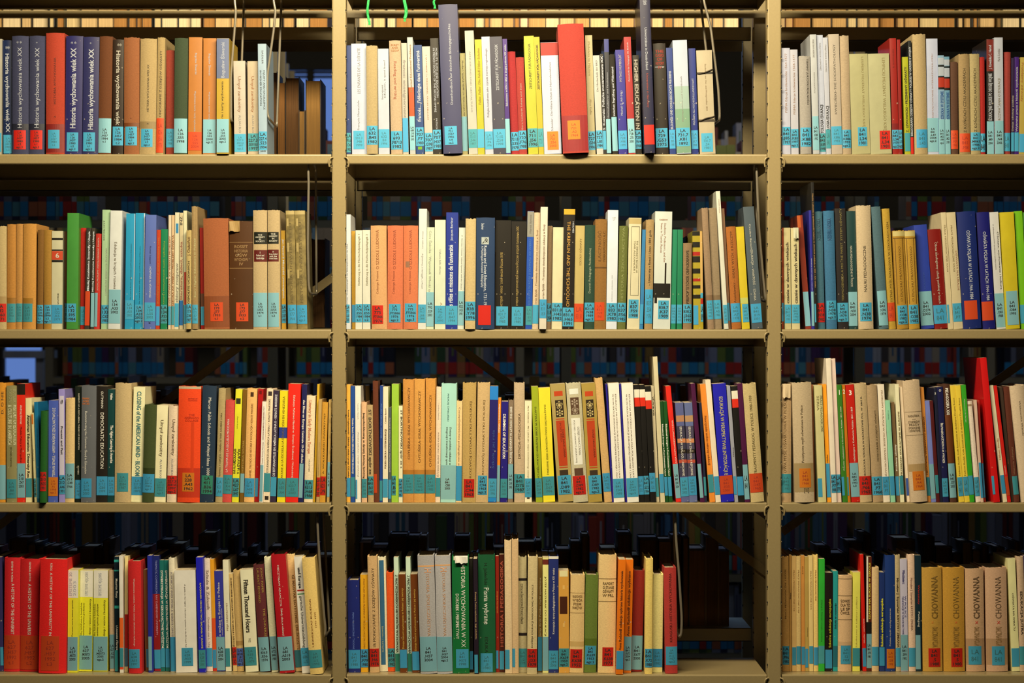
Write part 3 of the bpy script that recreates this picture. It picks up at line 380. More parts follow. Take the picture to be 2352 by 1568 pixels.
382 412 375 440 | navy#14182c | td w 420 440 .5 .4 pedagog
412 468 365 470 | navy#181840* | th w 390 415 .5 .4 O ; Tu w 710 1090 .5 .35 SZKOŁA W II RZECZYPOSPOLITEJ ; Lcs 1235 1410 LA/841/.S3/1999
470 534 340 538 | brown#4c2410 | Td w 380 635 .5 .45 PEDAGOGIKA XXI ; B#6c3410 635 1090 ; Lms 1095 1420 LA/841/.S37/2003
536 586 350 622 | yellow#f4c838 | Tu d#907020 470 1215 .5 .3 Tadeusz Rodak: Cele kształcenia w dydaktyce Drugiej Rzecz ; Lcs 1225 1405 LA/841
586 640 350 675 | yellow#f8cc38 | Tu d#907020 470 1215 .5 .3 Tadeusz Rodak: Cele kształcenia w dydaktyce Drugiej Rzecz ; Lcs 1220 1400 LA/841
640 686 345 725 | green#38a01c | td w 480 1200 .5 .2 Wychowanie do Europy ; Lcs 1210 1390
694 765 498 780 | peach#fcd8b0 | Bt#b08c60 530 550 .1 .9 ; Lcs 1225 1405 LA/841/.S4
766 790 490 832 | beige#e4b890 | Lbs 1085 1420
790 815 490 852 | red#b43020 p-2 | Lbs 1095 1420
820 882 86 950 | crimson#e01010* p3 | LcB 1210 1385 0 .4
905 945 345 1040 | cream#f8dca4 | tu r#d09060 760 1060 .5 .4 Miłosz Studia ; Lbs 1205 1380
945 1000 348 1080 | red#e42014* | tu c 500 1200 .5 .2 wychowanie ; LRs 1220 1400
1004 1042 362 1110 | dark_brown#443020 p-2 | tu o 500 1100 .5 .2 kultura
1044 1096 362 1145 | brown#602410 | tu c#a87850 500 1200 .5 .3 Historia oświaty ; Lts 1215 1390
1098 1240 352 1215 | beige#dcb888 p3 | td m#806848 500 1100 .55 .12 Witkowska Wanda
@ 4 1 0 1220 4.507
-60 22 268 -40 1440 | indigo#2c2444* | Lcs 1200 1390 .6 1
50 215 272 40 1445 | crimson#b80c14 | td c 310 525 .5 .12 EDITED BY W. RÜEGG ; Td c 540 1065 .55 .2 A HISTORY OF THE UNIVERSIT ; LR 1075 1425 0 1 LA/627/.H57/1992/t.1
218 415 285 205 1455 | crimson#b40c10 | td c 315 520 .5 .1 GENERAL EDITOR ; Td c 545 1070 .5 .18 A HISTORY OF THE UNIVERSI ; LR 1080 1430 .03 1 LA/627/.H57/1992/t.2
420 725 288 400 1475 | crimson#c80c0c p2 | td c 330 410 .42 .08 RÜEGG ; Td c 430 1085 .42 .1 A HISTORY OF THE UNIVERSITY IN ; LR 1085 1445 .08 .75 LA/627/.H57/1992/t.3
700 828 402 690 1468 | yellow#e8cc20 | B#f0dcb4 402 690 ; tu l#9c9488 425 670 .45 .3 EPISTEME 30/2003 ; tu k 710 1090 .45 .14 Pierwsze teorie uniwersyteckie ; Lms 1095 1440 LA/627/.M373/2003
832 965 405 820 1440 | yellow#e8cc20 | B#f0dcb4 405 680 ; Tu l#9c9488 420 665 .5 .24 EPISTEME 4(2)2005 ; tu d#504010 740 1080 .2 .14 Idea kształcenia w kontekście/uniwersytetu podstaw ; tu d#504010 700 1070 .8 .16 dzieje i wzorce i konteksty ; Lms 1080 1430 LA/627/.M3573/2005
970 1120 402 965 1455 | yellow#e8cc20 | B#f0dcb4 402 690 ; Tu l#9c9488 430 670 .45 .22 EPISTEME 4(2)2005 ; tu d#504010 750 1085 .18 .14 Idea kształcenia w kontekście/uniwersytetu podstaw ; tu d#504010 710 1085 .75 .16 dzieje i wzorce i konteksty ; Lms 1090 1440 LA/627/.M3573/2005/egz.2
1125 1180 400 1138 1440 | beige#b89468 | Lms 1068 1420 0 1 LA/627/.A2/2005
@ 4 1 250 1220 4.507
54 104 262 65 1460 | black#0c1c20* | Bt#2c8c74 295 320 ; Bt#2c8c74 400 415 ; Td w 490 690 .5 .45 Maurice Flory ; Bt#2c8c74 770 800 ; td w 975 1230 .5 .4 L'Université d'Europe ; Bt#2c7c74 1230 1450 0 .6
106 165 255 115 1470 | cream#f4d49c | Br#e45418 895 1205 ; Lts 1208 1405 ; B#c83c18 1405 1430
166 200 258 165 1460 | straw#dcb068 p-2 | B#a01408 860 1210 ; Bt#3c5c64 1210 1400
200 340 308 208 1475 | red#b41414 p2 | td c 490 1190 .47 .1 Współczesna uczelnia. Polskie ustawy szkolnictwa wyższego ; Lcs 1220 1415 .02 .85 LA/628/.A53/1997
342 398 398 365 1440 | brown#6c4420 p-4 | Lbs 1220 1410 .3 1
398 448 252 412 1465 | navy#1c2470* | Lms 1090 1440 0 .8
452 522 252 470 1450 | indigo#141c4c* | td g#7c7c98 300 650 .5 .3 THEMATIC COMPARISON ; Br#801410 650 1225 ; td w#b88080 660 1075 .5 .3 RAY DARENDORF UNIVERSITY ; Lcs 1225 1420 ; B#8c1414 1425 1450
524 570 300 540 1450 | teal#145848* | td w 405 1210 .5 .5 DYWERSYFIKACJA W SZKOLNICTWIE WYŻSZYM ; Lcs 1212 1408
571 615 300 590 1450 | teal#145848* | td w 405 1210 .5 .5 DYWERSYFIKACJA W SZKOLNICTWIE WYŻSZYM ; Lbs 1215 1410
620 690 275 640 1462 | beige#dcb88c | td g#8c7c6c 420 1095 .45 .35 ECONOMICS OF HIGHER SYSTEMS L.K. GIORGIO M. CARNEGIE ; Lbs 1095 1450
674 895 405 695 1468 | cream#f0d8a0 p2 | td d#504030 550 1200 .5 .06 A guide to the higher education systems in the EU and Pol ; Lcs 1208 1395 .28 .82 LA/628/.A53/1999
900 978 270 935 1465 | blue#181888* | td y#e0b830 535 1215 .55 .25 RACCHIARDI: SZKOLNICTWO I BADANIA W EUROPIE ; Lts 1228 1420 LA/628/.D4/2000
988 1048 280 1018 1450 | beige#d4b08c | td g#806850 400 810 .5 .5 Schule & Zukunft ; td g#806850 890 1200 .5 .3 Dorothea von L. Org ; Lcs 1208 1398
1048 1100 290 1080 1455 | orange#e08414 | B#c84410 900 1225 ; Lbs 1225 1415 ; B#b42018 1418 1455
1092 1180 412 1120 1445 | indigo#2c2c70* | Tu w 530 1090 .45 .28 o wyższe w Europie i w Polsce ; tu w 775 1080 .75 .1 narodowe systemy szkolnictwa ; Lms 1095 1440 LA/628/.S95/2004
@ 4 1 500 1220 4.5067
52 112 300 85 1450 | cream#ecc490 | tu m#8c6c4c 740 1030 .5 .3 MISJA UNIWERSYTET ; Lts 1212 1400 0 .8
104 158 442 150 1455 | straw#c49c58 p1 | Td d#584020 480 1195 .5 .35 ELEMENTARNE SZKOLNICTWO W ANGLII I SZKOCJI ; LrB 1200 1385 LA/636/.K2
160 230 405 205 1455 | straw#b48c4c p2 | Bt#987038 1135 1180 ; LpB 1212 1395 LA/636/.8/.S2/egz.2
232 366 400 290 1462 | cream#ecd08c p2 | Td k#1c140c 500 1050 .4 .38 Fifteen Thousand Hours ; td d#504830 1110 1150 .45 .2 PP-A222 ; Lts 1200 1392 0 .9 LA/635/.F5/1979
368 478 345 440 1460 | dark_red#501818 | td y#907028 380 740 .4 .2 LAURENT EDWARD ; td y#907028 380 640 .75 .18 JOINT PAPER ; td y#907028 800 1095 .75 .2 THE UNIVERSE ; Lms 1098 1452 LA/636.8/.E56/1974
480 550 265 560 1462 | straw#e0c088 p2 | Lms 1088 1438 LA/672/.M46/1980
552 714 240 645 1475 | crimson#9c0c14* p3 | td c 350 780 .42 .12 MIECZYSŁAW ADAMCZYK ; Td w 800 1085 .45 .14 Szkoły obce w edukacji ; Lms 1095 1445 LA/681/.A518/2003
718 795 235 810 1455 | khaki#cca460 | Td d#785828 450 1225 .6 .35 GI MAGYAR EGYETEMEK EMLÉKEZETE ; Lts 1230 1410
790 878 262 875 1475 | beige#d8c4a0* p2 | Td k 375 590 .5 .35 und Europa ; B#9c2418 605 620 .1 1 ; B#2c6c2c 645 655 .1 1 ; Td k 670 1205 .5 .32 garische Universitätsbildung ; Lcs 1208 1395 LA/686/.U5
872 1005 275 960 1485 | apricot#f4a454 p4 | Tu d#784414 570 1200 .4 .14 UNIVERSITAS BUDENSIS ; Tu d#784414 755 1010 .72 .12 1395-1995 ; Lts 1230 1415 LA/687/.U2/1995
@ 4 2 780 1220 4.506
72 205 505 85 1465 | navy#141c50* | td b#6070a0 840 1220 .45 .14 PISMA FILOZOFICZNE I ŻYCIOWE ; Lbs 1228 1420 LA/841/.F7/1985
214 292 450 222 1462 | amber#dc8c14* | td m#905810 490 1215 .5 .25 POLITYCZNY PROCES PRZEMIAN W TREŚCIACH KSZTAŁCENIA ; LbB 1220 1408 LA/841/.F79/1980
288 388 255 315 1468 | tan#b88c54 p1 | Tu d#50381c 378 1205 .55 .28 1B MONOGRAFIE Z DZIEJÓW OŚWIATY ; LrB 1215 1400 LA/841/.H6/1976
395 480 265 420 1452 | beige#d8b888 | B#2c5464 300 1380 .15 .75 ; tu y#b0a060 500 1250 .4 .2 kultura i rozwój
484 558 425 502 1450 | vermilion#e84408 | LtB 1212 1405 LA/841/.H58/1982
560 608 270 578 1460 | mint#b4bc94 | td d#403c28 450 1255 .5 .5 Z PRAC POZNAŃSKICH HISTORYKÓW WYCHOWANIA ; LgB 1265 1450
608 684 445 628 1468 | brown#602c08* | tu y#c89838 590 1220 .5 .25 Dzieje historii wychowania w Polsce i jej twórcy ; Lbs 1225 1415
684 732 270 705 1460 | mint#b4bc94 | td d#403c28 455 1265 .5 .5 Z PRAC POZNAŃSKICH HISTORYKÓW WYCHOWANIA ; LgB 1265 1450
732 808 445 755 1468 | brown#602c08* | tu y#c89838 600 1240 .5 .25 Dzieje historii wychowania w Polsce i jej twórcy ; Lbs 1245 1438
806 978 250 840 1478 | grey#948878 p1 | B#c88848 355 368 ; td o#c08050 380 435 .6 .4 H ; Td o#a87850 440 1085 .58 .2 ISTORIA SPOŁECZEŃSTWA ; Lms 1092 1450 LA/841/.H57/2004
986 1156 250 1012 1478 | grey#9c9080 p1 | B#c88848 345 358 ; td o#c08050 370 425 .55 .4 H ; Td o#a87850 430 1085 .55 .2 ISTORIA SPOŁECZEŃSTWA ; Lms 1092 1450 LA/841/.H57/2004/egz.2
1162 1338 260 1172 1475 | green#0c5824* p2 | Bc#e8c890 250 300 .1 .95 ; Td w 340 1200 .66 .26 HISTORIA WYCHOWANIA W XX ; td w 645 1115 .3 .2 DOROBEK I PERSPEKTYWY ; Lcs 1220 1415 .2 .95 LA/841/.H573/1998
1342 1378 282 1348 1462 | black#18140c* | Lbs 1240 1430
@ 4 2 1080 1220 4.5067
30 82 285 45 1480 | dark_purple#1c1018* p1 | Td o#e0a060 630 1110 .5 .3 Dostojny Twórca wychowania i jego pokolenia ; Lcs 1278 1468 0 .8
82 256 242 92 1465 | dark_green#144824* p2 | td k#0c2410 325 555 .45 .2 H. Jabłoński ; Td y#c8d8a0 580 965 .48 .32 Pisma wybrane ; td k#0c2410 1090 1255 .45 .2 EDUKA ; Lcs 1262 1455 .1 .82 LA/841/.J3/1980
260 298 258 268 1462 | dark_red#7c1808* | td o 620 1065 .5 .3 Związek Nauczycieli ; Lbs 1235 1420 0 .7
300 352 240 305 1462 | brown#401408* | tu o#984028 280 1200 .5 .6 HISTORIA I PEDAGOGIKA ; Lcs 1240 1430 0 .9
354 430 95 362 1475 | beige#c8a470 p1 | Lcs 1225 1425 0 .65
432 500 82 436 1475 | beige#bc9460 p1 | Lcs 1213 1405 0 .45
500 585 265 503 1465 | khaki#a08c5c | Bk#181010 485 512 ; tu k#3c3018 540 960 .4 .3 KOMISJA EDUKACJI NARODOWEJ W POLSCE ; Bk#181010 1050 1080 ; Lts 1213 1405 LA/841/.J2/1979
598 700 265 588 1482 | khaki#b89c64 p2 | Tu d#504024 550 1205 .5 .18 KOMISJA EDUKACJI NARODOWEJ W POLSCE ; LrB 1217 1408 LA/841/.J23/1979
702 748 275 700 1460 | olive_brown#6c4c1c | tu c#a89060 440 1090 .5 .4 Jerzy Król Polska myśl społeczna ; Lbs 1095 1445
750 810 272 750 1470 | yellow#f0c868 | Bm#5c1c10 292 345 ; Td d#504010 470 1085 .5 .3 JÓZEF MAZURAK DO EDUKACJI ; Lms 1092 1442
812 915 258 810 1468 | navy#1c2450* p1 | Bc#e8d8b0 258 285 ; tu w 380 1065 .5 .22 Koncepcje i spory pedagogiczne w Polsce w XX wieku ; Lcs 1235 1428 LA/841/.J94/2006
914 1036 408 918 1470 | amber#c08430* p1 | B#3c1808 675 855 .1 .85 ; Bc#e0b878 410 470 .1 .9 ; Bc#d09848 560 600 .4 .6 ; Bc#d09848 950 990 .4 .6 ; LtB 1213 1403 LA/841/.K639/1959/egz.2
1040 1192 450 1025 1468 | straw#c49c5c | B#705028 636 640 ; th d#705028 655 810 .5 .7 PŁASKOWICKI/WYBÓR/PISM/PAMIĘTNIK ; B#705028 843 847 ; Bt#b08848 1140 1190 ; LrB 1220 1412 .05 .9 LA/841/.K638/1952
1196 1328 450 1172 1465 | olive_green#54601c | B#485414 1110 1180 ; LcB 1185 1378 .1 .95 LA/841/.K639/1953/egz.2
@ 4 2 1360 1180 4.041
64 242 378 52 1480 | straw#c8a060 p2 | B#5c4420 600 606 ; th d#5c4420 628 775 .55 .65 RAPORT/O STANIE/OŚWIATY/W PRL ; B#5c4420 812 817 ; LrB 1237 1410 .25 .88 LA/841/.K638/1973
246 314 425 220 1495 | orange#f46008* p3 | Tu d#602c08 530 1265 .5 .35 Anna Radziwiłł edukacja wybrane historia wychowania ; Lbs 1272 1442 .0 1
314 384 425 292 1480 | orange#f46008* | Tu d#602c08 530 1135 .5 .35 Anna Radziwiłł edukacja wybrane ; Lms 1140 1452 LA/841/.K672/2004/egz.2
386 488 525 360 1468 | dark_red#781408 p-1 | Lms 1130 1445 LA/841/.K677/2000
490 566 415 482 1488 | straw#e4a850 p1 | LcB 1252 1425 LA/841/.K72/1980
568 662 560 558 1475 | straw#e4b868 | Lbs 1252 1422 LA/841/.K43/1982
666 780 498 680 1485 | dark_red#98241c p2 | Tu m#501008 550 1190 .5 .22 KRAGUSKI–HISTORIA WYCHOWANIA ; Lcs 1232 1402 .05 1 LA/841/.K11/1957/egz.2
@ 4 3 1780 1220 4.506
70 148 262 78 1450 | tan#b07c38 | tu d#684418 395 905 .5 .25 PRACE PEDAGOGICZNE LXXXIII ; LcB 1188 1378 LA/841/.P96/1985
148 172 245 150 1448 | tan#a87430 | tu k 330 700 .5 .5 Prace
174 218 258 178 1448 | straw#dc9c54 | Td d#8c5c28 400 845 .5 .3 PRACE PEDAGOGICZNE CXII ; Lcs 1200 1385
219 266 258 222 1448 | straw#e4a45c | Td d#8c5c28 400 845 .5 .3 PRACE PEDAGOGICZNE CXII ; LcB 1190 1375
268 306 248 275 1448 | mustard#bc7830 | td d#704818 360 700 .5 .3 PRACE ; Lbs 1195 1380
308 348 264 314 1450 | olive_brown#a48038 | tu k#403010 680 1090 .6 .2 Szkolnictwo ; Lbs 1215 1410 0 .8
348 392 252 355 1448 | straw#e4a860 | Td d#8c5c28 410 810 .5 .3 PRACE PEDAGOGICZNE XXX ; LcB 1188 1370
396 450 242 402 1450 | straw#e4a454 | td d#8c5c28 400 720 .5 .3 PRACE PEDAGOGICZNE ; Lbs 1200 1385
452 516 285 450 1442 | green#289024 | tu d#1c5c18 400 1140 .5 .2 Instytut reform oświaty w Polsce ; Bt#3c7c74 1185 1370
518 602 430 520 1440 | black#180c08* | Tu y#e0d020 700 1205 .62 .3 Szkolna edukacja europejska ; Lbs 1225 1418 0 .9 
602 652 412 600 1450 | turquoise#208474* | Tu d#0c3c38 745 1010 .5 .4 Szkoła w rozwoju ; Lts#308080 1185 1400
656 798 455 650 1455 | tan#c09460 p2 | B#4c3418 490 495 ; B#4c3418 665 670 ; th d#4c3418 700 865 .5 .7 GŁOWACKI/DLA TZ/LE SP/ĆWICZ. ; B#4c3418 912 918 ; B#b08858 1140 1180 ; Lcs 1182 1372 .2 .95 LA/841/.S2/1959
806 884 425 802 1452 | yellow#ecc444 | Tu d#a08838 540 1200 .5 .2 Szkolnictwo w kulturze i polityce ; Lts 1208 1395
858 916 238 890 1450 | red#c01408* p-1 | tu w 550 1160 .6 .3 Oświata i wychowanie ; Lbs 1210 1400
918 1002 262 918 1450 | brown#4c1808* p1 | Bc#e8c098 262 940 0 .3 ; Tu y#e0b030 325 910 .6 .32 SZANSE NA SUKCES W SZKOLE ; Bk 940 1060 ; Lms 1062 1415 LA/841/.S9/1980
1002 1075 370 1002 1440 | straw#c49c64 | Lcs 1195 1390
1078 1136 425 1080 1440 | navy#182850* | Tu y#e0d020 695 1195 .5 .4 Szkolna edukacja europejska ; Lbs 1200 1392
1138 1240 248 1142 1450 | navy#142c58* p1 | tu l 300 1190 .5 .14 Polska myśl wychowawcza ; LOs 1218 1418 .15 .95 LA/841/.S8/1998
1240 1292 242 1252 1448 | khaki#a88c5c | Td k#302010 480 1200 .5 .4 Mirosław J. Szymański: KRYZYS I ZMIANA ; LcB 1205 1400
1292 1366 285 1305 1450 | lavender#b0a0a4* | td d#504860 400 545 .5 .4 Włodzimierz ; Td n#303058 670 1070 .35 .25 TENDENCJE W SZKOLNICTWIE ; td n#303058 670 960 .7 .25 W POLSCE ; Lms 1072 1440 LA/841/.S99/1992
@ 4 3 2052 1220 4.5067
146 220 240 160 1450 | beige#c8a078 | Td m#683c2c 480 1025 .5 .3 Mirosław J. Szymański KRYZYS I ZMIANA ; LcB 1205 1400
222 286 248 232 1440 | black#0c2024* | td r#b02818 555 820 .6 .3 Warsztaty ; td w 830 1070 .6 .3 Pedagog ; Lms 1075 1428 0 .8
292 498 372 305 1452 | gold_tan#a87828 | Tu d#6c4c18 462 905 .62 .32 CHOWANNA ; th o#c87028 930 955 .5 .15 X ; tu d#7c5820 985 1200 .62 .3 WYDAWNICTWO ; LrB 1210 1402 .28 .88 LA/841/.S/1980
508 730 372 520 1452 | gold_tan#a87420 | Tu d#6c4c18 470 905 .6 .3 CHOWANNA ; th o#c85828 930 955 .6 .15 X ; tu d#7c5820 985 1200 .6 .3 WYDAWNICTWO ; LrB 1210 1402 .35 .88 LA/841/.S/1980
740 932 385 755 1452 | taupe#b08458 p1 | Tu d#503820 470 905 .58 .34 CHOWANNA ; th r#b82818 925 962 .58 .24 X ; tu d#7c5828 985 1185 .58 .3 WYDAWNICTWO ; Bt#987048 1110 1380 ; Lcs 1188 1378 .12 .82 LA/841
948 1170 375 965 1452 | taupe#b0845c p1 | Tu d#503820 470 905 .58 .3 CHOWANNA ; th r#b82818 925 962 .58 .22 X ; tu d#7c5828 985 1185 .58 .3 WYDAWNICTWO ; Bt#987048 1110 1380 ; Lcs 1190 1385 .25 .85 LA/841
1180 1275 282 1230 1455 | pale_yellow#e0c078 | Td k#403020 640 1030 .5 .22 OŚWIATA NA WIRAŻU ; Lcs 1212 1402
1275 1345 260 1310 1450 | beige#b08c64 | Td k#403020 620 1070 .5 .35 EDUKACJA JUTRA ; Lts 1192 1380
1345 1400 250 1385 1445 | indigo#281c40* | Lts 1200 1400
"""
# ---------------------------------------------------------------- colour and materials
def s2l(c):
    c = c / 255.0
    return c / 12.92 if c <= 0.04045 else ((c + 0.055) / 1.055) ** 2.4
def lin(hx): return tuple(s2l(int(hx[i:i + 2], 16)) for i in (0, 2, 4))
def albedo(hx, row):
    e = EROW[row]; a = [v / e[i] for i, v in enumerate(lin(hx))]
    return tuple(min(0.88, max(0.003, v)) for v in a)

MATS = {}
def mat(key, col, rough=0.6, kind='plain', metallic=0.0):
    k = (key, kind)
    if k in MATS: return MATS[k]
    m = bpy.data.materials.new(key); m.use_nodes = True; nt = m.node_tree; N = nt.nodes; Lk = nt.links
    b = N['Principled BSDF']; b.inputs['Roughness'].default_value = rough; b.inputs['Metallic'].default_value = metallic
    b.inputs['Base Color'].default_value = (*col, 1)
    if kind in ('cloth', 'paperback', 'gloss', 'paint', 'pages', 'gold'):
        tc = N.new('ShaderNodeTexCoord'); mp = N.new('ShaderNodeMapping'); Lk.new(tc.outputs['Object'], mp.inputs[0])
        nz = N.new('ShaderNodeTexNoise'); Lk.new(mp.outputs[0], nz.inputs[0])
        rp = N.new('ShaderNodeMapRange'); Lk.new(nz.outputs[0], rp.inputs[0])
        rp.inputs['From Min'].default_value = 0.3; rp.inputs['From Max'].default_value = 0.7
        mul = N.new('ShaderNodeMix'); mul.data_type = 'RGBA'; mul.blend_type = 'MULTIPLY'; mul.inputs[0].default_value = 1.0
        mul.inputs[6].default_value = (*col, 1)
        cb = N.new('ShaderNodeCombineColor')
        for i in range(3): Lk.new(rp.outputs[0], cb.inputs[i])
        Lk.new(cb.outputs[0], mul.inputs[7]); Lk.new(mul.outputs[2], b.inputs['Base Color'])
        bp = N.new('ShaderNodeBump'); Lk.new(nz.outputs[0], bp.inputs['Height']); Lk.new(bp.outputs[0], b.inputs['Normal'])
        lo, sc, mpS, bd = {'cloth': (0.82, 95, (3, 3, 14), 0.00035), 'paperback': (0.90, 45, (1, 1, 1), 0.0002), 'gloss': (0.88, 30, (1, 1, 0.5), 0.0),
                           'paint': (0.93, 220, (1, 1, 1), 0.0001), 'pages': (0.55, 60, (30, 0.2, 0.2), 0.0004), 'gold': (0.45, 70, (1, 1, 1), 0.0003)}[kind]
        nz.inputs['Scale'].default_value = sc; mp.inputs['Scale'].default_value = mpS
        nz.inputs['Detail'].default_value = 4.0
        rp.inputs['To Min'].default_value = lo; rp.inputs['To Max'].default_value = 1.0 if kind != 'cloth' else 1.08
        bp.inputs['Distance'].default_value = bd; bp.inputs['Strength'].default_value = 0.6 if bd else 0.0
        if kind == 'gloss':
            # scuffed laminate: pale specks where the film is worn
            n2 = N.new('ShaderNodeTexNoise'); n2.inputs['Scale'].default_value = 120; n2.inputs['Detail'].default_value = 6
            Lk.new(tc.outputs['Object'], n2.inputs[0])
            r2 = N.new('ShaderNodeMapRange'); Lk.new(n2.outputs[0], r2.inputs[0])
            r2.inputs['From Min'].default_value = 0.70; r2.inputs['From Max'].default_value = 0.74; r2.inputs['To Max'].default_value = 0.5
            mx = N.new('ShaderNodeMix'); mx.data_type = 'RGBA'; Lk.new(r2.outputs[0], mx.inputs[0])
            Lk.new(mul.outputs[2], mx.inputs[6]); mx.inputs[7].default_value = (0.6, 0.55, 0.45, 1)
            Lk.new(mx.outputs[2], b.inputs['Base Color'])
            b.inputs['Coat Weight'].default_value = 0.25; b.inputs['Coat Roughness'].default_value = 0.15
    MATS[k] = m
    return m
def bmat(hx, row, kind):
    return mat('%s_%s_%d' % (kind, hx, row), albedo(hx, row), {'cloth': 0.85, 'paperback': 0.5, 'gloss': 0.45, 'gold': 0.7}.get(kind, 0.6), kind)
def colcode(tok, default='w'):
    if '#' in tok: return tok.split('#')[1][:6]
    return PAL.get(tok[:1] or default, PAL[default])

# ---------------------------------------------------------------- objects
def mesh_obj(name, V, F, mats, parent=None, fm=None, smooth=False):
    me = bpy.data.meshes.new(name); me.from_pydata(V, [], F)
    for m in (mats if isinstance(mats, list) else [mats]): me.materials.append(m)
    if fm: me.polygons.foreach_set('material_index', fm)
    if smooth: me.polygons.foreach_set('use_smooth', [True] * len(me.polygons))
    me.update()
    if smooth: me.set_sharp_from_angle(angle=0.9)
    o = bpy.data.objects.new(name, me); COL.objects.link(o)
    if parent: o.parent = parent
    return o
def empty(name, loc, label, cat, group=None, rot=(0, 0, 0)):
    o = bpy.data.objects.new(name, None); COL.objects.link(o); o.location = loc; o.rotation_euler = rot
    o.empty_display_size = 0.05; tag(o, label, cat, group); return o
def tag(o, label, cat, group=None, kind=None):
    o['label'] = label; o['category'] = cat
    if group: o['group'] = group
    if kind: o['kind'] = kind
    return o
class MB:
    def __init__(s): s.V = []; s.F = []; s.M = []
    def box(s, x0, x1, y0, y1, z0, z1, m=0):
        n = len(s.V); s.V += [(x, y, z) for z in (z0, z1) for y in (y0, y1) for x in (x0, x1)]
        for f in ((0, 2, 3, 1), (4, 5, 7, 6), (0, 1, 5, 4), (2, 6, 7, 3), (0, 4, 6, 2), (1, 3, 7, 5)):
            s.F.append([n + i for i in f]); s.M.append(m)
    def prism(s, pts, a0, a1, axis='x', m=0):
        """closed polygon pts (two coords) pulled along an axis"""
        n = len(s.V); k = len(pts)
        for a in (a0, a1):
            for p, q in pts: s.V.append({'x': (a, p, q), 'z': (p, q, a), 'y': (p, a, q)}[axis])
        for i in range(k):
            j = (i + 1) % k; s.F.append([n + i, n + j, n + k + j, n + k + i]); s.M.append(m)
        s.F.append([n + i for i in range(k)][::-1]); s.F.append([n + k + i for i in range(k)]); s.M += [m, m]
    def tube(s, P, r, seg=10, m=0):
        P = [Vector(p) for p in P]; n0 = len(s.V); up = None
        for i, p in enumerate(P):
            t = (P[min(i + 1, len(P) - 1)] - P[max(i - 1, 0)]).normalized()
            if up is None: up = t.orthogonal().normalized()
            up = (up - t * up.dot(t)).normalized(); si = t.cross(up)
            for k in range(seg):
                a = 2 * math.pi * k / seg; s.V.append(tuple(p + (up * math.cos(a) + si * math.sin(a)) * r))
        for i in range(len(P) - 1):
            for k in range(seg):
                a = n0 + i * seg + k; b = n0 + i * seg + (k + 1) % seg
                s.F.append([a, b, b + seg, a + seg]); s.M.append(m)
        s.F.append([n0 + k for k in range(seg)][::-1]); s.F.append([n0 + (len(P) - 1) * seg + k for k in range(seg)]); s.M += [m, m]
    def build(s, name, mats, parent=None, smooth=False):
        return mesh_obj(name, s.V, s.F, mats, parent, s.M, smooth)
def smoothpath(P, n=5, r=0.012):
    """round the corners of a polyline"""
    P = [Vector(p) for p in P]; out = [P[0]]
    for i in range(1, len(P) - 1):
        a, b, c = P[i - 1], P[i], P[i + 1]
        ra = min(r, (a - b).length * 0.45); rc = min(r, (c - b).length * 0.45)
        p0 = b + (a - b).normalized() * ra; p1 = b + (c - b).normalized() * rc
        for k in range(n + 1):
            t = k / n; out.append(p0 * (1 - t) ** 2 + b * 2 * t * (1 - t) + p1 * t * t)
    out.append(P[-1]); return out

# ---------------------------------------------------------------- lettering
GLY = {}
def _text_mesh(body, bold):
    cu = bpy.data.curves.new('t', 'FONT'); cu.body = body; cu.size = 1.0; cu.resolution_u = 2; cu.fill_mode = 'FRONT'
    cu.offset = 0.022 if bold else 0.0
    o = bpy.data.objects.new('t', cu); COL.objects.link(o)
    dg = bpy.context.evaluated_depsgraph_get(); me = o.evaluated_get(dg).to_mesh()
    V = [(v.co.x, v.co.y) for v in me.vertices]; F = [list(p.vertices) for p in me.polygons]
    o.evaluated_get(dg).to_mesh_clear(); bpy.data.objects.remove(o); bpy.data.curves.remove(cu)
    return V, F
def glyph(ch, bold):
    k = (ch, bold)
    if k not in GLY:
        V, F = _text_mesh(ch, bold) if ch != ' ' else ([], [])
        V2, _ = _text_mesh('l' + ch + 'l', False); V1, _ = _text_mesh('ll', False)
        adv = max(v[0] for v in V2) - max(v[0] for v in V1)
        GLY[k] = (V, F, adv)
    return GLY[k]
CAP = max(v[1] for v in _text_mesh('H', False)[0])
def line_mesh(txt, bold):
    V = []; F = []; x = 0.0
    for ch in txt:
        gv, gf, adv = glyph(ch, bold); n = len(V)
        V += [(a + x, b) for a, b in gv]; F += [[n + i for i in f] for f in gf]; x += adv
    return V, F, max(x, 0.01)

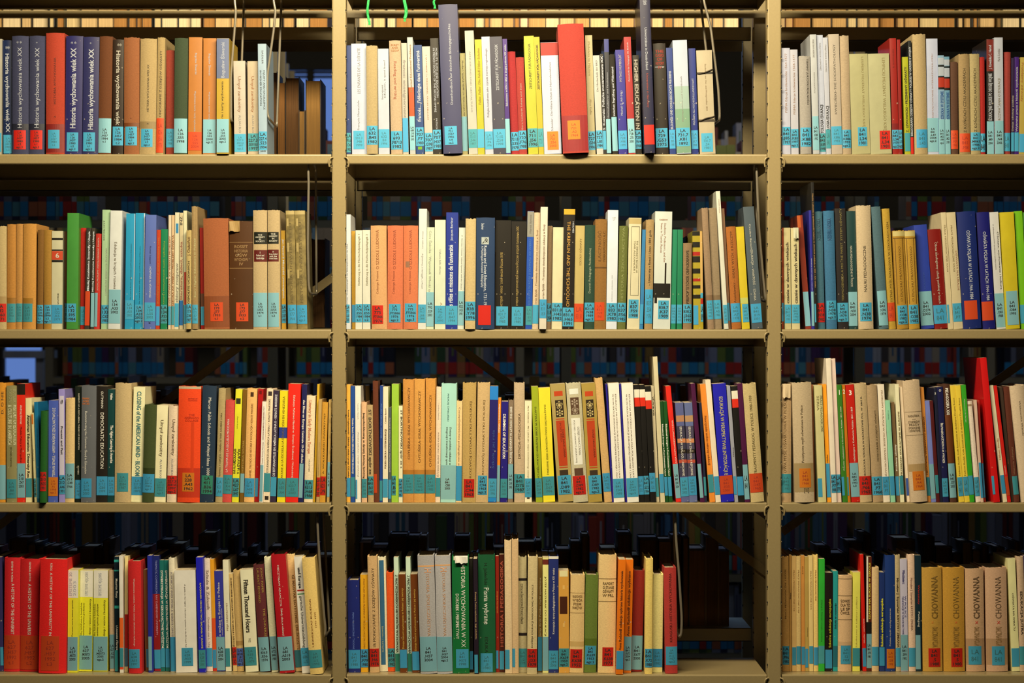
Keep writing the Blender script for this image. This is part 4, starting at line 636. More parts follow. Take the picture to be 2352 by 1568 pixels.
class Spine:
    """spine surface: x from 0..w, bulging towards the reader"""
    def __init__(s, w, b): s.w, s.b = w, b
    def y(s, x):
        u = min(1.0, max(0.0, x / s.w)); return -s.b * (1 - (2 * u - 1) ** 2) ** (1.0)
    def patch(s, mb, x0, x1, z0, z1, off, m):
        N = 8; n = len(mb.V)
        for i in range(N + 1):
            x = x0 + (x1 - x0) * i / N
            for z in (z0, z1): mb.V.append((x, s.y(x) - off, z))
        for i in range(N):
            a = n + 2 * i; mb.F.append([a, a + 2, a + 3, a + 1]); mb.M.append(m)
        # thin edges so the paper has thickness
        k = len(mb.V)
        for i in range(N + 1):
            x = x0 + (x1 - x0) * i / N
            for z in (z0, z1): mb.V.append((x, s.y(x), z))
        for i in range(N):
            a = n + 2 * i; c = k + 2 * i
            mb.F.append([a, c, c + 2, a + 2]); mb.F.append([a + 1, a + 3, c + 3, c + 1]); mb.M += [m, m]
        mb.F.append([n, n + 1, k + 1, k]); mb.F.append([n + 2 * N, k + 2 * N, k + 2 * N + 1, n + 2 * N + 1]); mb.M += [m, m]
    def text(s, mb, lines, d, zt, zb, cx, h, off, m, bold):
        """d: u reads upwards, d reads downwards, h level; zt, zb top and bottom of the run"""
        nl = len(lines)
        for li, t in enumerate(lines):
            if not t: continue
            V, F, L = line_mesh(t, bold); n = len(mb.V)
            if d == 'h':
                pitch = (zt - zb) / nl; ch = pitch * (0.66 if nl > 1 else 0.85); sy = ch / CAP
                sx = min(sy * 1.15, h * s.w / L); z0 = zt - pitch * li - (pitch + ch) / 2; x0 = cx * s.w - sx * L / 2
                if set(t) <= {'*'}: pts = [(cx * s.w + (a - L / 2) * sy * 1.7, (zt + zb) / 2 + (b - CAP * 0.78) * sy * 1.7) for a, b in V]
                else: pts = [(x0 + a * sx, z0 + b * sy) for a, b in V]
            else:
                ch = h * s.w; sy = ch / CAP; run = zt - zb; sx = run / L
                if sx > sy * 1.9: sx = sy * 1.9
                c = cx * s.w + ((li - (nl - 1) / 2) * ch * 1.5) * (1 if d == 'u' else -1)
                if d == 'u': pts = [(c + ch / 2 - b * sy, zb + a * sx) for a, b in V]
                else: pts = [(c - ch / 2 + b * sy, zt - a * sx) for a, b in V]
            lo, hi = 0.0003, s.w - 0.0003
            for x, z in pts:
                x = min(hi, max(lo, x)); mb.V.append((x, s.y(x) - off, z))
            mb.F += [[n + i for i in f] for f in F]; mb.M += [m] * len(F)

# ---------------------------------------------------------------- books
ORD = 'first second third fourth fifth sixth seventh eighth ninth tenth eleventh twelfth thirteenth fourteenth fifteenth sixteenth seventeenth eighteenth nineteenth twentieth'.split()
def ordinal(n):
    if n <= 20: return ORD[n - 1]
    tens = {2: 'twenty', 3: 'thirty', 4: 'forty', 5: 'fifty'}[n // 10]
    return tens + '-' + ORD[n % 10 - 1] if n % 10 else {3: 'thirtieth', 4: 'fortieth', 5: 'fiftieth'}[n // 10]
NAMES = set('''andrzej dorosz roman przybyszewski maurice flory mercer: st bortnowski chylińska–ideał tadeusz rodak: drynda–pedagogika bogucka: mirosław j. s.
szymański szymański: kraguski–historia anna radziwiłł bogusław śliwerski z. lewowicki norman-coomer • łempicki lempicki lesiński kwieciński–the adolf-hitler-schulen feller, feller:
czesław banach maria dudzikowa alice gallin chałasiński araszkiewicz gutmann fifteen. orian byblik – bocquet / éduquer, celestyn freinet tradycje
aguirre lora humboldt - 4(2)2005 maría esther renate marsiske ćwikliński lost · ne mitchell g. ash (hg.) bortnowski'''.split())
CLEAN = re.compile(r"[^\w'’-]", re.U)
def safe_title(t):
    ws = [w for w in t.replace('/', ' ').split() if w.lower() not in NAMES and len(CLEAN.sub('', w)) > 0]
    ws = [CLEAN.sub('', w) for w in ws][:3]
    return ' '.join(ws)
ROWN = {1: 'top', 2: 'second', 3: 'third', 4: 'lowest'}
BAYN = {1: 'left', 2: 'middle', 3: 'right'}

def parse(txt):
    books = []; seg = None
    for ln in txt.strip().split('\n'):
        if ln.startswith('@'):
            a = ln.split()[1:]; seg = (int(a[0]), int(a[1]), float(a[2]), float(a[3]), float(a[4])); continue
        p = [q.strip() for q in ln.split('|')]
        if len(p) < 2 or p[1].startswith('skip'): continue
        nums = [float(v) for v in p[0].split()]; row, bay, ox, oy, sc = seg
        X = lambda v: ox + v / sc
        Y = lambda v: oy + v / sc
        b = dict(row=row, bay=bay, xt0=X(nums[0]), xt1=X(nums[1]), yt=Y(nums[2]), xb0=X(nums[3]), yb=Y(nums[4]) if len(nums) > 4 else None)
        ct = p[1].split(); c = ct[0]; b['p'] = 0.0
        for t in ct[1:]:
            if re.match(r'^p-?\d+$', t): b['p'] = float(t[1:])
        b['gloss'] = c.endswith('*'); c = c.rstrip('*'); b['gold'] = c.endswith('#') ; c = c.rstrip('#')
        b['cname'] = c.split('#')[0].replace('_', ' '); b['hex'] = c.split('#')[1] if '#' in c else {'cream': 'f4e0b0'}.get(b['cname'], 'c8a878')
        b['el'] = []
        if len(p) > 2 and p[2]:
            for e in p[2].split(';'):
                t = e.strip().split()
                if not t: continue
                k = t[0]
                if k[0] in 'Tt' and k[1:2] in ('u', 'd', 'h'):
                    # direction code, colour token
                    b['el'].append(('T', k[0] == 'T', k[1], colcode(t[1], 'k'), Y(float(t[2])), Y(float(t[3])), float(t[4]), float(t[5]), ' '.join(t[6:]))) 
                else:
                    y0, y1 = Y(float(t[1])), Y(float(t[2])); f0, f1 = 0.0, 1.0; rest = t[3:]
                    if len(rest) >= 2 and re.match(r'^[\d.]+$', rest[0]) and re.match(r'^[\d.]+$', rest[1]):
                        f0, f1 = float(rest[0]), float(rest[1]); rest = rest[2:]
                    if k[0] == 'L': b['el'].append(('L', k[1:], y0, y1, f0, f1, ' '.join(rest)))
                    else: b['el'].append(('B', colcode(k[1:] if len(k) > 1 else 'k'), y0, y1, f0, f1))
        books.append(b)
    return books

def hash01(*a):
    return random.Random(repr(a)).random()

def trim(b, d, h):
    """give way by d metres at height h: first get thinner, then lean or shift"""
    k = min(d, max(0.0, b['w'] * 0.45), max(0.0, b['w'] - 0.0045)); b['X0'] += k; b['w'] -= k; d -= k
    if d > 0:
        if h: b['lean'] += d * b['H'] / h
        else: b['X0'] += d
def place(books):
    """front-plane pixel measurements -> world boxes, neighbours kept apart"""
    groups = {}
    for b in books: groups.setdefault((b['row'], b['bay']), []).append(b)
    for (row, bay), G in groups.items():
        G.sort(key=lambda b: (b['xb0'] + b['xt0']) / 2)
        for i, b in enumerate(G):
            b['idx'] = i + 1
            sp = SHELF_PX[row - 1]
            if b['yb'] is not None:
                y = D * ((sp - 784 + 1.0) / (b['yb'] - 784) - 1); y = min(0.05, max(-0.014, y))
            else: y = 0.010 - max(-7.0, b['p']) * 0.0024 + (hash01(row, bay, i) - 0.5) * 0.004
            b['y'] = y
            b['X0t'] = wx(b['xt0'], y); b['X1t'] = wx(b['xt1'], y); b['X0'] = wx(b['xb0'], y)
            b['z0'] = wz(sp, 0.0); b['H'] = wz(b['yt'], y) - b['z0']
        for i, b in enumerate(G):
            w = b['X1t'] - b['X0t']
            if i + 1 < len(G):
                gap = G[i + 1]['X0'] - b['X0']
                if 0.55 * w < gap < w: w = gap
            b['w'] = max(0.0035, w - 0.0003); b['lean'] = b['X0t'] - b['X0']
        lo_b = lo_t = -9
        if bay > 1: lo_b = lo_t = wx(UP_PX[bay - 2] + 16.5) + 0.0005
        Hp = 0.3
        for b in G:
            # bottom
            d = lo_b - b['X0']
            if d > 0:
                trim(b, d, 0)
            # top: compare at the lower of the two heights
            h = min(b['H'], Hp); xa = b['X0'] + b['lean'] * h / b['H']; xl = lo_b + (lo_t - lo_b) * h / Hp if lo_b > -8 else -9
            if xa < xl - 1e-5:
                trim(b, xl - xa, h)
            lo_b = b['X0'] + b['w'] + 0.0002; Hp = b['H']; lo_t = b['X0'] + b['lean'] + b['w'] + 0.0002
        if bay < 3:
            lim = wx(UP_PX[bay - 1] - 16.5) - 0.001
            for b in G:
                over = max(b['X0'], b['X0'] + b['lean']) + b['w'] - lim
                if over > 0:
                    k = min(over, b['w'] - 0.0045); b['w'] -= k; over -= k
                    if over > 0: print('CROWDED', row, bay, b['idx'], over); b['lean'] = min(b['lean'], lim - b['X0'] - b['w'])

def curve_book(b):
    row = b['row']; w, H = b['w'], b['H']
    cloth = not b['gloss'] and b['cname'] in ('straw', 'tan', 'mustard', 'brown', 'red', 'dark green', 'khaki', 'beige', 'rust', 'dark brown', 'coral', 'vermilion', 'dark red', 'olive green',
            'olive', 'taupe', 'crimson', 'slate green', 'slate grey', 'gold tan', 'brown paper', 'orange brown', 'teal grey', 'steel blue', 'gold patterned', 'navy', 'olive brown', 'grey', 'straw', 'apricot', 'peach') and w > 0.009
    if b['gloss'] and b['cname'] in ('navy', 'slate blue', 'midnight blue', 'dark brown', 'green', 'dark green', 'dark red', 'crimson', 'khaki', 'grey', 'mint') and w > 0.018: hard = True
    else: hard = cloth
    kind = 'gloss' if b['gloss'] else ('gold' if b['gold'] else ('cloth' if cloth else 'paperback'))
    depth = max(0.105, min(0.20, H * (0.66 if hard else 0.69)))
    lean = b['lean']; ang = math.atan2(lean, H)
    ang = max(-0.17, min(0.17, ang))
    pivot = b['X0'] if ang < 0 else b['X0'] + w
    name = 'clothbound_book' if hard else 'paperback_book'
    # label
    w_mm, h_mm = w * 1000, H * 1000
    size = 'thick ' if w_mm > 26 else ('slim ' if w_mm < 9 else ('tall ' if h_mm > 250 else ('short ' if h_mm < 192 else '')))
    kindw = 'hardback' if hard else 'paperback'
    b['kindw'] = kindw; b['size'] = size
    root = empty(name, (pivot, b['y'], b['z0'] + 0.0004), '', 'book', b['group'], (0, ang, 0))
    b['root'] = root
    ox = -(pivot - b['X0'])                      # local x of the spine's left edge
    loc = (ox, 0, 0)
    t = 0.0024 if hard and w > 0.012 else 0.0006
    bul = min(0.0045, (0.06 if b['gloss'] else 0.13) * w) if hard else min(0.0008, 0.03 * w)
    sp = Spine(w, bul)
    H2 = H
    # cover: outline in plan, outer then inner
    N = 10
    outer = [(0, depth)] + [(w * i / N, sp.y(w * i / N)) for i in range(N + 1)] + [(w, depth)]
    inner = [(t, depth)] + [(t + (w - 2 * t) * i / N, max(sp.y(t + (w - 2 * t) * i / N) + t, -9)) for i in range(N + 1)] + [(w - t, depth)]
    V = []; F = []
    worn = hard and not b['gloss'] and (b['cname'] in ('straw', 'tan', 'beige', 'khaki', 'dark brown', 'vermilion', 'gold patterned', 'olive green', 'gold tan', 'taupe'))
    rnd = random.Random(b['idx'] * 31 + b['row'] * 7 + b['bay'])
    k = len(outer)
    for zi, z in enumerate((0.0, H2)):
        for ring in (outer, inner):
            for i, (x, y) in enumerate(ring):
                zz = z
                if zi == 1 and 1 < i < k - 2:
                    if hard: zz += 0.0009 * math.sin(math.pi * x / w) - 0.0006
                    if worn: zz += rnd.uniform(-0.0014, 0.0008)
                V.append((x, y, zz))
    O0, I0, O1, I1 = 0, k, 2 * k, 3 * k
    for i in range(k - 1):
        F.append([O0 + i, O0 + i + 1, O1 + i + 1, O1 + i]); F.append([I0 + i, I1 + i, I1 + i + 1, I0 + i + 1])
        F.append([O1 + i, O1 + i + 1, I1 + i + 1, I1 + i]); F.append([O0 + i, I0 + i, I0 + i + 1, O0 + i + 1])
    F.append([O0, O1, I1, I0]); F.append([O0 + k - 1, I0 + k - 1, I1 + k - 1, O1 + k - 1])
    cm = bmat(b['hex'], row, kind)
    cov = mesh_obj('cover', V, F, cm, root); cov.location = loc
    cov.data.polygons.foreach_set('use_smooth', [True] * len(F)); cov.data.set_sharp_from_angle(angle=0.6)
    # page block
    mb = MB(); ins = 0.003 if hard else 0.0003
    mb.box(t + 0.00012, w - t - 0.00012, t + 0.0004, depth - (0.003 if hard else 0.0002), ins, H - ins - (0.0006 if hard else 0.0))
    pg = mb.build('page_block', mat('paper_edges', (0.62, 0.53, 0.38), 0.9, 'pages'), root); pg.location = loc
    # stripes, lettering, sticker
    Z = lambda py: max(0.0006, min(H - 0.0004, (SHELF_PX[row - 1] - py) * PX * (D + b['y']) / D + 0))
    if b['yb'] is not None: Z = lambda py: max(0.0006, min(H - 0.0004, wz(py, b['y']) - b['z0']))
    SB = MB(); sb_m = []; TL = MB(); tl_m = []; stickers = []
    for e in b['el']:
        if e[0] == 'B':
            _, hx, y0, y1, f0, f1 = e; m = bmat(hx, row, 'gloss' if b['gloss'] else 'paperback')
            sb_m.append(m)
            z1, z0 = Z(y0), Z(y1)
            if z1 - z0 > 0.0003:
                SB = MB(); sp.patch(SB, f0 * w, f1 * w, z0, z1, min(0.0003, 0.0001 + 0.00002 * len(sb_m)), 0)
                o = SB.build('spine_stripe', m, root); o.location = loc
        elif e[0] == 'T':
            _, lab, d, hx, y0, y1, cx, h, s = e; m = bmat(hx, row, 'ink')
            if m not in tl_m: tl_m.append(m)
            s = s.strip()
            if s and not re.search(r'[^\W_]', s):
                marks = s.split('/') if '/' in s else list(s)
                for q, ch in enumerate(marks):
                    MK = MB()
                    if '/' in s: a, c_ = Z(y0) + (Z(y1) - Z(y0)) * q / len(marks), Z(y0) + (Z(y1) - Z(y0)) * (q + 1) / len(marks); sp.text(MK, [ch], d, a, c_, cx, h, 0.00042, 0, False)
                    else: sp.text(MK, [ch], d, Z(y0), Z(y1), cx + (q - (len(marks) - 1) / 2) * 0.2, h / len(marks), 0.00042, 0, False)
                    if MK.F: o = MK.build('printed_mark', m, root); o.location = loc
            elif s and Z(y0) - Z(y1) > 0.002: sp.text(TL, s.split('/'), d, Z(y0), Z(y1), cx, h * (0.98 if d == 'h' else 0.92), 0.00042, tl_m.index(m), h > 0.34 or (d == 'u' and lab and h > 0.3))
        else: stickers.append(e)
    if TL.F:
        o = TL.build('title_lettering', tl_m, root); o.location = loc
    for (_, code, y0, y1, f0, f1, s) in stickers:
        z1, z0 = Z(y0), Z(y1)
        if z1 - z0 < 0.002: continue
        hx, cn = STK[code[0]]
        if '#' in code: hx = code.split('#')[1]
        b['stk'] = cn
        mb = MB(); sp.patch(mb, max(0.0002, f0 * w), min(w - 0.0002, f1 * w), z0, z1, 0.00038, 0)
        dark = {1: 1.0, 2: 0.97, 3: 0.93, 4: 0.9}[row]
        st = mb.build('call_number_sticker', mat('sticker_' + hx, albedo(hx, 2), 0.42, 'plain'), root); st.location = loc
        if s:
            bold = 'B' in code[1:2] or code[1:] == '' and code[0] in 'O'
            lines = s.split('/'); LB = MB(); cx = (f0 + f1) / 2; wf = (f1 - f0)
            pad = (z1 - z0) * (0.04 if bold else 0.12 + (0.16 if code[0] == 'm' else 0))
            a1, a0 = z1 - pad, z0 + pad
            if len(lines) > 4 or bold: pass
            sp.text(LB, lines, 'h', a1, a0, cx, wf * (0.9 if bold else 0.62), 0.0005, 0, bold or code[0] == 'm')
            if bold or code[0] == 'm': ink = (0.012, 0.012, 0.014)
            elif code[0] in 'rRO': ink = (0.28, 0.02, 0.01)
            else: ink = (0.03, 0.12, 0.15)
            ic = 'sticker_ink_%.2f' % ink[0]
            LB.build('sticker_lettering', mat(ic, ink, 0.7, 'plain'), st)
    return root

def label_books(books):
    G = {}
    for b in books: G.setdefault((b['row'], b['bay']), []).append(b)
    seen = {}
    for g in G.values():
        g.sort(key=lambda b: b['idx'])
        for i, b in enumerate(g):
            ti = ''
            for e in b['el']:
                if e[0] == 'T' and e[1]:
                    ti = safe_title(e[8])
                    if ti: break
            st = (b.get('stk') + ' sticker') if b.get('stk') else ''
            where = "%s bay's %s shelf" % (BAYN[b['bay']], ROWN[b['row']])
            nb = ('right of a %s one' % g[i - 1]['cname']) if i else 'leftmost'
            cand = []
            core = '%s%s %s' % (b['size'], b['cname'], b['kindw'])
            if ti: cand.append('%s lettered %s, %s%s, %s' % (core, ti, st + ', ' if st and len(ti.split()) < 3 and len(core.split()) < 4 and len(nb.split()) < 5 else '', nb, where))
            if st: cand.append('%s, %s, %s on %s' % (core, st, ordinal(b['idx']) + ' from the left', where))
            cand.append('%s, %s from the left on %s' % (core, ordinal(b['idx']), where))
            for c in cand:
                if len(re.findall(r"[A-Za-z0-9][A-Za-z0-9'’-]*", c)) <= 15 and len(c.split()) <= 15 and c not in seen: break
            seen[c] = 1; b['root']['label'] = c

BOOKS = parse(DATA)
for b in BOOKS: b['group'] = 'books on the %s shelf of the %s bay' % (ROWN[b['row']], BAYN[b['bay']])
place(BOOKS)
for b in BOOKS:
    try: curve_book(b)
    except Exception as ex: print('BOOK FAIL', b['row'], b['bay'], b['idx'], ex); raise
label_books(BOOKS)

# ---------------------------------------------------------------- shelving
STEEL = (0.30, 0.238, 0.124)
steel = mat('beige_enamelled_steel', STEEL, 0.34, 'paint')
steel_back = steel
dark_hole = mat('slot_dark', (0.01, 0.01, 0.01), 0.9)
wire_m = mat('grey_wire', (0.30, 0.27, 0.22), 0.28, 'plain', 0.5)
LIPH = 0.0205; DEPTH = 0.28
def lip_profile(y, z, h, t=0.0012, r=0.003, s=1):
    """rolled front lip"""
    P = []
    for a in range(0, 91, 30): P.append((y + s * (r - r * math.sin(math.radians(a))), z - r + r * math.cos(math.radians(a))))
    for a in range(0, 91, 30): P.append((y + s * (r - r * math.cos(math.radians(a))), z - h + r - r * math.sin(math.radians(a))))
    P += [(y + s * 0.014, z - h), (y + s * 0.014, z - h + t), (y + s * (r), z - h + t), (y + s * t, z - h + r), (y + s * t, z - r), (y + s * r, z - t)]
    return P
def shelf(x0, x1, z, label, ybase=0.0, depth=DEPTH, liph=LIPH, backh=0.038, group=None, hooks=(1, 1), clip=True):
    root = empty('metal_shelf', ((x0 + x1) / 2, ybase, z), label, 'shelf', group)
    hw = (x1 - x0) / 2
    mb = MB()
    mb.box(-hw, hw, 0.003, depth - 0.003, -0.0012, 0)
    mb.build('deck', steel, root)
    mb = MB(); mb.prism(lip_profile(0, 0, liph), -hw, hw); mb.build('front_lip', steel, root)
    mb = MB(); mb.box(-hw, hw, depth - 0.003, depth, -backh, 0.0); mb.box(-hw, hw, depth - 0.015, depth - 0.003, -backh, -backh + 0.0015)
    mb.build('back_lip', steel, root)
    for s in (-1, 1):
        mb = MB(); xa = s * hw; xb = xa - s * 0.0012
        mb.box(min(xa, xb), max(xa, xb), 0.004, depth - 0.004, -0.036, -0.0012)
        mb.build('end_flange', steel, root)
        if clip and hooks[0 if s < 0 else 1]:
            # curved bracket tongue gripping the upright
            P = [(xa + s * 0.004, -0.001, -0.0068), (xa - s * 0.0005, -0.0035, -0.0075), (xa - s * 0.0042, -0.0042, -0.0125), (xa - s * 0.0045, -0.0042, -0.020), (xa - s * 0.0035, -0.003, -0.026)]
            mb = MB(); mb.tube(smoothpath(P, 4, 0.005), 0.0018, 10); mb.build('bracket_tongue', steel, root, True)
    return root
XU = [wx(p) for p in (-221.5, 778.5, 1778.5, 2778.5)]
PW = 0.0148                     # half width of an upright
for r, sp in enumerate([SHELF_PX[0] - 398] + SHELF_PX):
    for bay in (1, 2, 3):
        nm = (['topmost shelf board just above the frame of the %s bay', 'beige steel shelf holding the top row of books, %s bay', 'beige steel shelf under the second row of books, %s bay',
               'beige steel shelf under the third row of books, %s bay', 'beige steel shelf under the lowest row of books, %s bay'])[r] % BAYN[bay]
        shelf(XU[bay - 1] + PW + 0.0012, XU[bay] - PW - 0.0012, wz(sp), nm, group='beige steel shelves', depth=0.20 if r == 0 else DEPTH, backh=0.0335 if r == 0 else 0.038)

def upright(x, y0, label, faces=1, w=PW, dy=0.034, ztop=None):
    root = empty('shelving_upright', (x, y0, 0), label, 'upright', 'shelving uprights')
    zt = 2.62 if ztop is None else ztop
    r = 0.0035; P = []
    for cx, cy, a0 in ((w - r, r, -90), (w - r, dy - r, 0), (-w + r, dy - r, 90), (-w + r, r, 180)):
        for k in range(0, 91, 30):
            a = math.radians(a0 + k); P.append((cx + r * math.cos(a), cy + r * math.sin(a)))
    mb = MB(); mb.prism(P, 0.0, zt, 'z'); o = mb.build('post', steel, root)
    # punched slots up both cheeks
    mb = MB(); z = 0.2
    hz = 0.0322
    while z < zt - 0.05:
        for s in (-1, 1):
            xa = s * (w + 0.0002); mb.box(min(xa, xa - s * 0.0016), max(xa, xa - s * 0.0016), -0.0001, 0.0065, z, z + 0.0042)
        z += hz
    mb.build('slot_pattern', dark_hole, root)
    mb = MB(); z = 0.2
    while z < zt - 0.05:
        for s in (-1, 1):
            xa = s * (w - 0.0008); mb.box(min(xa, xa + s * 0.0014), max(xa, xa + s * 0.0014), -0.0004, 0.0066, z - 0.0014, z)
        z += hz
    mb.build('slot_lip_pattern', steel, root)
    # foot
    mb = MB(); mb.box(-w - 0.01, w + 0.01, -0.0, dy, -0.0, 0.006); mb.build('foot', steel, root)
    return root
UN = ['beyond the left edge, holding the left bay', 'between the left and middle bays', 'between the middle and right bays', 'beyond the right edge, holding the right bay']
for i, x in enumerate(XU):
    upright(x, 0.0, 'front slotted steel upright ' + UN[i])
    upright(x, 0.300, 'middle upright behind the books ' + UN[i], dy=0.03)
    upright(x, 0.560, 'rear upright at the rack back ' + UN[i], dy=0.03)

# back side of the same double rack: its own shelves, books turned away
def back_shelf(x0, x1, z, label):
    root = empty('rear_metal_shelf', ((x0 + x1) / 2, 0.337, z), label, 'shelf', 'shelves on the far side of the rack')
    hw = (x1 - x0) / 2; dp = 0.215
    mb = MB(); mb.box(-hw, hw, 0, dp, -0.0012, 0); mb.build('deck', steel, root)
    mb = MB(); mb.box(-hw, hw, 0, 0.0015, -0.0295, 0.0); mb.box(-hw, hw, 0.0, 0.012, -0.0295, -0.028); mb.build('inner_lip', steel, root)
    mb = MB(); mb.box(-hw, hw, dp - 0.0015, dp, -0.0295, 0.0); mb.build('outer_lip', steel, root)
BACK_OFF = [-768, -401, -34, 333, 700]
for bay in (1, 2, 3):
    for k, off in enumerate(BACK_OFF):
        back_shelf(XU[bay - 1] + PW + 0.002, XU[bay] - PW - 0.002, ZC - off * PX, '%s dim steel shelf on the far side of the %s bay, counted downward' % (ORD[k], BAYN[bay]))

# diagonal braces in the plane between the two sides
def brace(p0, p1, label):
    y = 0.2965; a = Vector((wx(p0[0], y), y, wz(p0[1], y))); c = Vector((wx(p1[0], y), y, wz(p1[1], y)))
    d = (c - a); L = d.length; ang = math.atan2(d.z, d.x)
    o = empty('diagonal_brace', a, label, 'brace', 'diagonal cross braces', (0, -ang, 0))
    mb = MB(); mb.prism([(-0.002, -0.009), (0.002, -0.009), (0.002, 0.009), (-0.002, 0.009)], 0, L, 'x'); mb.build('bar', steel, o)
    mb = MB(); mb.tube([(0.012, -0.006, 0), (0.012, 0.003, 0)], 0.005, 12); mb.build('bolt', wire_m, o)
brace((-200, 1354), (790, 617), 'flat steel brace slanting up behind the books of the left bay')
brace((800, 612), (1764, 1316), 'flat steel brace slanting down to the right behind the middle bay books')
brace((1796, 1222), (2600, 655), 'flat steel brace slanting up behind the books of the right bay')
# shelf pins so the braces sit on the uprights

# tie beams joining the uprights behind the topmost shelf
for bay in (1, 2, 3):
    o = empty('tie_rail', ((XU[bay - 1] + XU[bay]) / 2, 0.276, ZC + 0.704), 'dark steel rail across the top of the %s bay, over the page-edge strip' % BAYN[bay], 'rail', 'tie rails')
    L = (XU[bay] - XU[bay - 1]) / 2
    mb = MB(); mb.box(-L, L, 0, 0.012, 0, 0.016); mb.build('rail', steel, o)
    mb = MB(); mb.box(-L, L, -0.004, 0, 0, 0.002); mb.build('lower_flange', steel, o)

# hanging wire book supports
def wire_support(pts_front, zrear, ytop, label, yr=0.20, bend=0.0):
    """pts_front: photo pixels down the front leg; then back and up the rear leg"""
    root = None
    yf = 0.02
    P = [(wx(px, yf), yf, wz(py, yf)) for px, py in pts_front]
    xb = P[-1][0]; zb = P[-1][2]
    x_top = P[0][0]; 
    P += [(xb + 0.002, yr, wz(zrear, yr)), (x_top + 0.004, yr, ytop - 0.012), (x_top + 0.002, yr - 0.05, ytop)]
    P = [(P[0][0], yf + 0.05, ytop), (P[0][0], yf + 0.004, ytop)] + P
    root = tag(bpy.data.objects.new('wire_book_support', None), label, 'bookend', 'hanging wire book supports'); COL.objects.link(root)
    base = Vector((xb, yf, zb)); root.location = base
    P = [tuple(Vector(p) - base) for p in P]
    mb = MB(); mb.tube(smoothpath(P, 6, 0.012), 0.0026, 12); mb.build('wire_loop', wire_m, root, True)
    x = P[0][0]; mb = MB(); mb.box(x - 0.004, x + 0.008, 0.04, 0.16, P[0][2] - 0.001, P[0][2] + 0.0035); mb.build('slide_clip', wire_m, root)
U0 = wz(SHELF_PX[0] - 398) - 0.0048; U1 = wz(SHELF_PX[0]) - 0.0048; U3 = wz(SHELF_PX[2]) - 0.0048
wire_support([(539, 6), (542, 25), (539, 66), (530.5, 172), (530.5, 262), (531, 278)], 284, U0, 'bent grey wire support hanging beside the blue and yellow book, top shelf', 0.165)
wire_support([(628, 2), (633, 25), (629, 66), (614, 174), (614, 262), (619, 274)], 292, U0, 'bent grey wire support hanging at the end of the left bay top row', 0.16)
wire_support([(1616, 0), (1624, 30), (1633, 66), (1650, 205), (1653, 262), (1652, 276)], 285, U0, 'bent wire support pressed against the ribbon-tied book at the row end', 0.165)
wire_support([(708, 392), (709, 420), (708, 480), (707, 560), (709, 655), (712, 674)], 676, U1, 'straight wire support beside the gold patterned volumes, second shelf', 0.17)
wire_support([(1738, 395), (1739, 420), (1743, 520), (1753, 640), (1759, 692)], 690, U1, 'thin wire support behind the slate grey book leaning by the upright', 0.12)
wire_support([(729, 1195), (731, 1240), (735, 1300), (745, 1420), (748, 1445), (746, 1462)], 1448, U3, 'wire support behind the apricot book closing the lowest left row', 0.13)
wire_support([(1551, 1195), (1553, 1240), (1559, 1310), (1566, 1420), (1565, 1455), (1560, 1463)], 1450, U3, 'wire support right of the dark red book ending the lowest middle row', 0.14)

# green bookmark ribbons hanging from the shelf above
def ribbon(pts, label, w=0.0045):
    y = -0.004
    o = tag(bpy.data.objects.new('bookmark_ribbon', None), label, 'ribbon', 'green bookmark ribbons'); COL.objects.link(o)
    o.location = (wx(pts[0][0]), y, wz(pts[0][1]))
    P = smoothpath([(wx(px) - o.location.x, -0.002 + 0.002 * math.sin(i * 2.1), wz(py) - o.location.z) for i, (px, py) in enumerate(pts)], 5, 0.01)
    mb = MB()
    for off in (-0.4, 0.0, 0.4):
        mb.tube([(p.x + off * w * 0.7, p.y + 0.0006 * math.sin(i * 1.3 + off * 5), p.z) for i, p in enumerate(P)], w * 0.28, 8)
    mb.build('woven_tape', green, o, True)
    mb = MB()
    for k in range(-2, 3): e = P[-1]; mb.tube([(e.x + k * 0.0006, e.y, e.z + 0.001), (e.x + k * 0.0012, e.y, e.z - 0.006)], 0.0005, 6)
    mb.build('frayed_tip', green, o)
green = mat('green_ribbon', (0.02, 0.42, 0.10), 0.55, 'cloth')
ribbon([(850, -46), (848, -10), (846, 8), (844, 26), (846, 42), (849, 52)], 'curling green bookmark ribbon hanging left of the others, over the left end of the row')
ribbon([(927, -46), (928, -10), (929, 4), (933, 20), (933, 34), (930, 44)], 'middle green bookmark ribbon, twisted, hanging above the cream books', 0.006)
ribbon([(996, -46), (997, -14), (998, 0), (996, 8), (999, 14)], 'short green bookmark ribbon tuft beside the tall slate blue book')

# elastic bands round the tied book at the end of the top middle row (they hold it shut)
tied = [b for b in BOOKS if b['row'] == 1 and b['bay'] == 2][-1]
def band(py, sag, label_part):
    w, y, H = tied['w'], 0.0, tied['H']
    z = wz(py, tied['y']) - tied['z0']; ox = -( (tied['X0'] if math.atan2(tied['lean'], H) < 0 else tied['X0'] + w) - tied['X0'])
    P = [(ox - 0.0002, 0.09, z), (ox - 0.0002, 0.001, z - 0.001), (ox + 0.003, -0.0022, z - 0.001), (ox + w / 2, -0.0028, z + sag), (ox + w - 0.003, -0.0022, z + 0.006), (ox + w + 0.001, 0.001, z + 0.008), (ox + w + 0.001, 0.09, z + 0.009)]
    mb = MB(); mb.tube(smoothpath(P, 4, 0.002), 0.0013, 8); mb.build(label_part, mat('dark_tape', (0.03, 0.02, 0.012), 0.7), tied['root'], True)
band(169, 0.001, 'tie_band'); band(277, 0.004, 'tie_band')

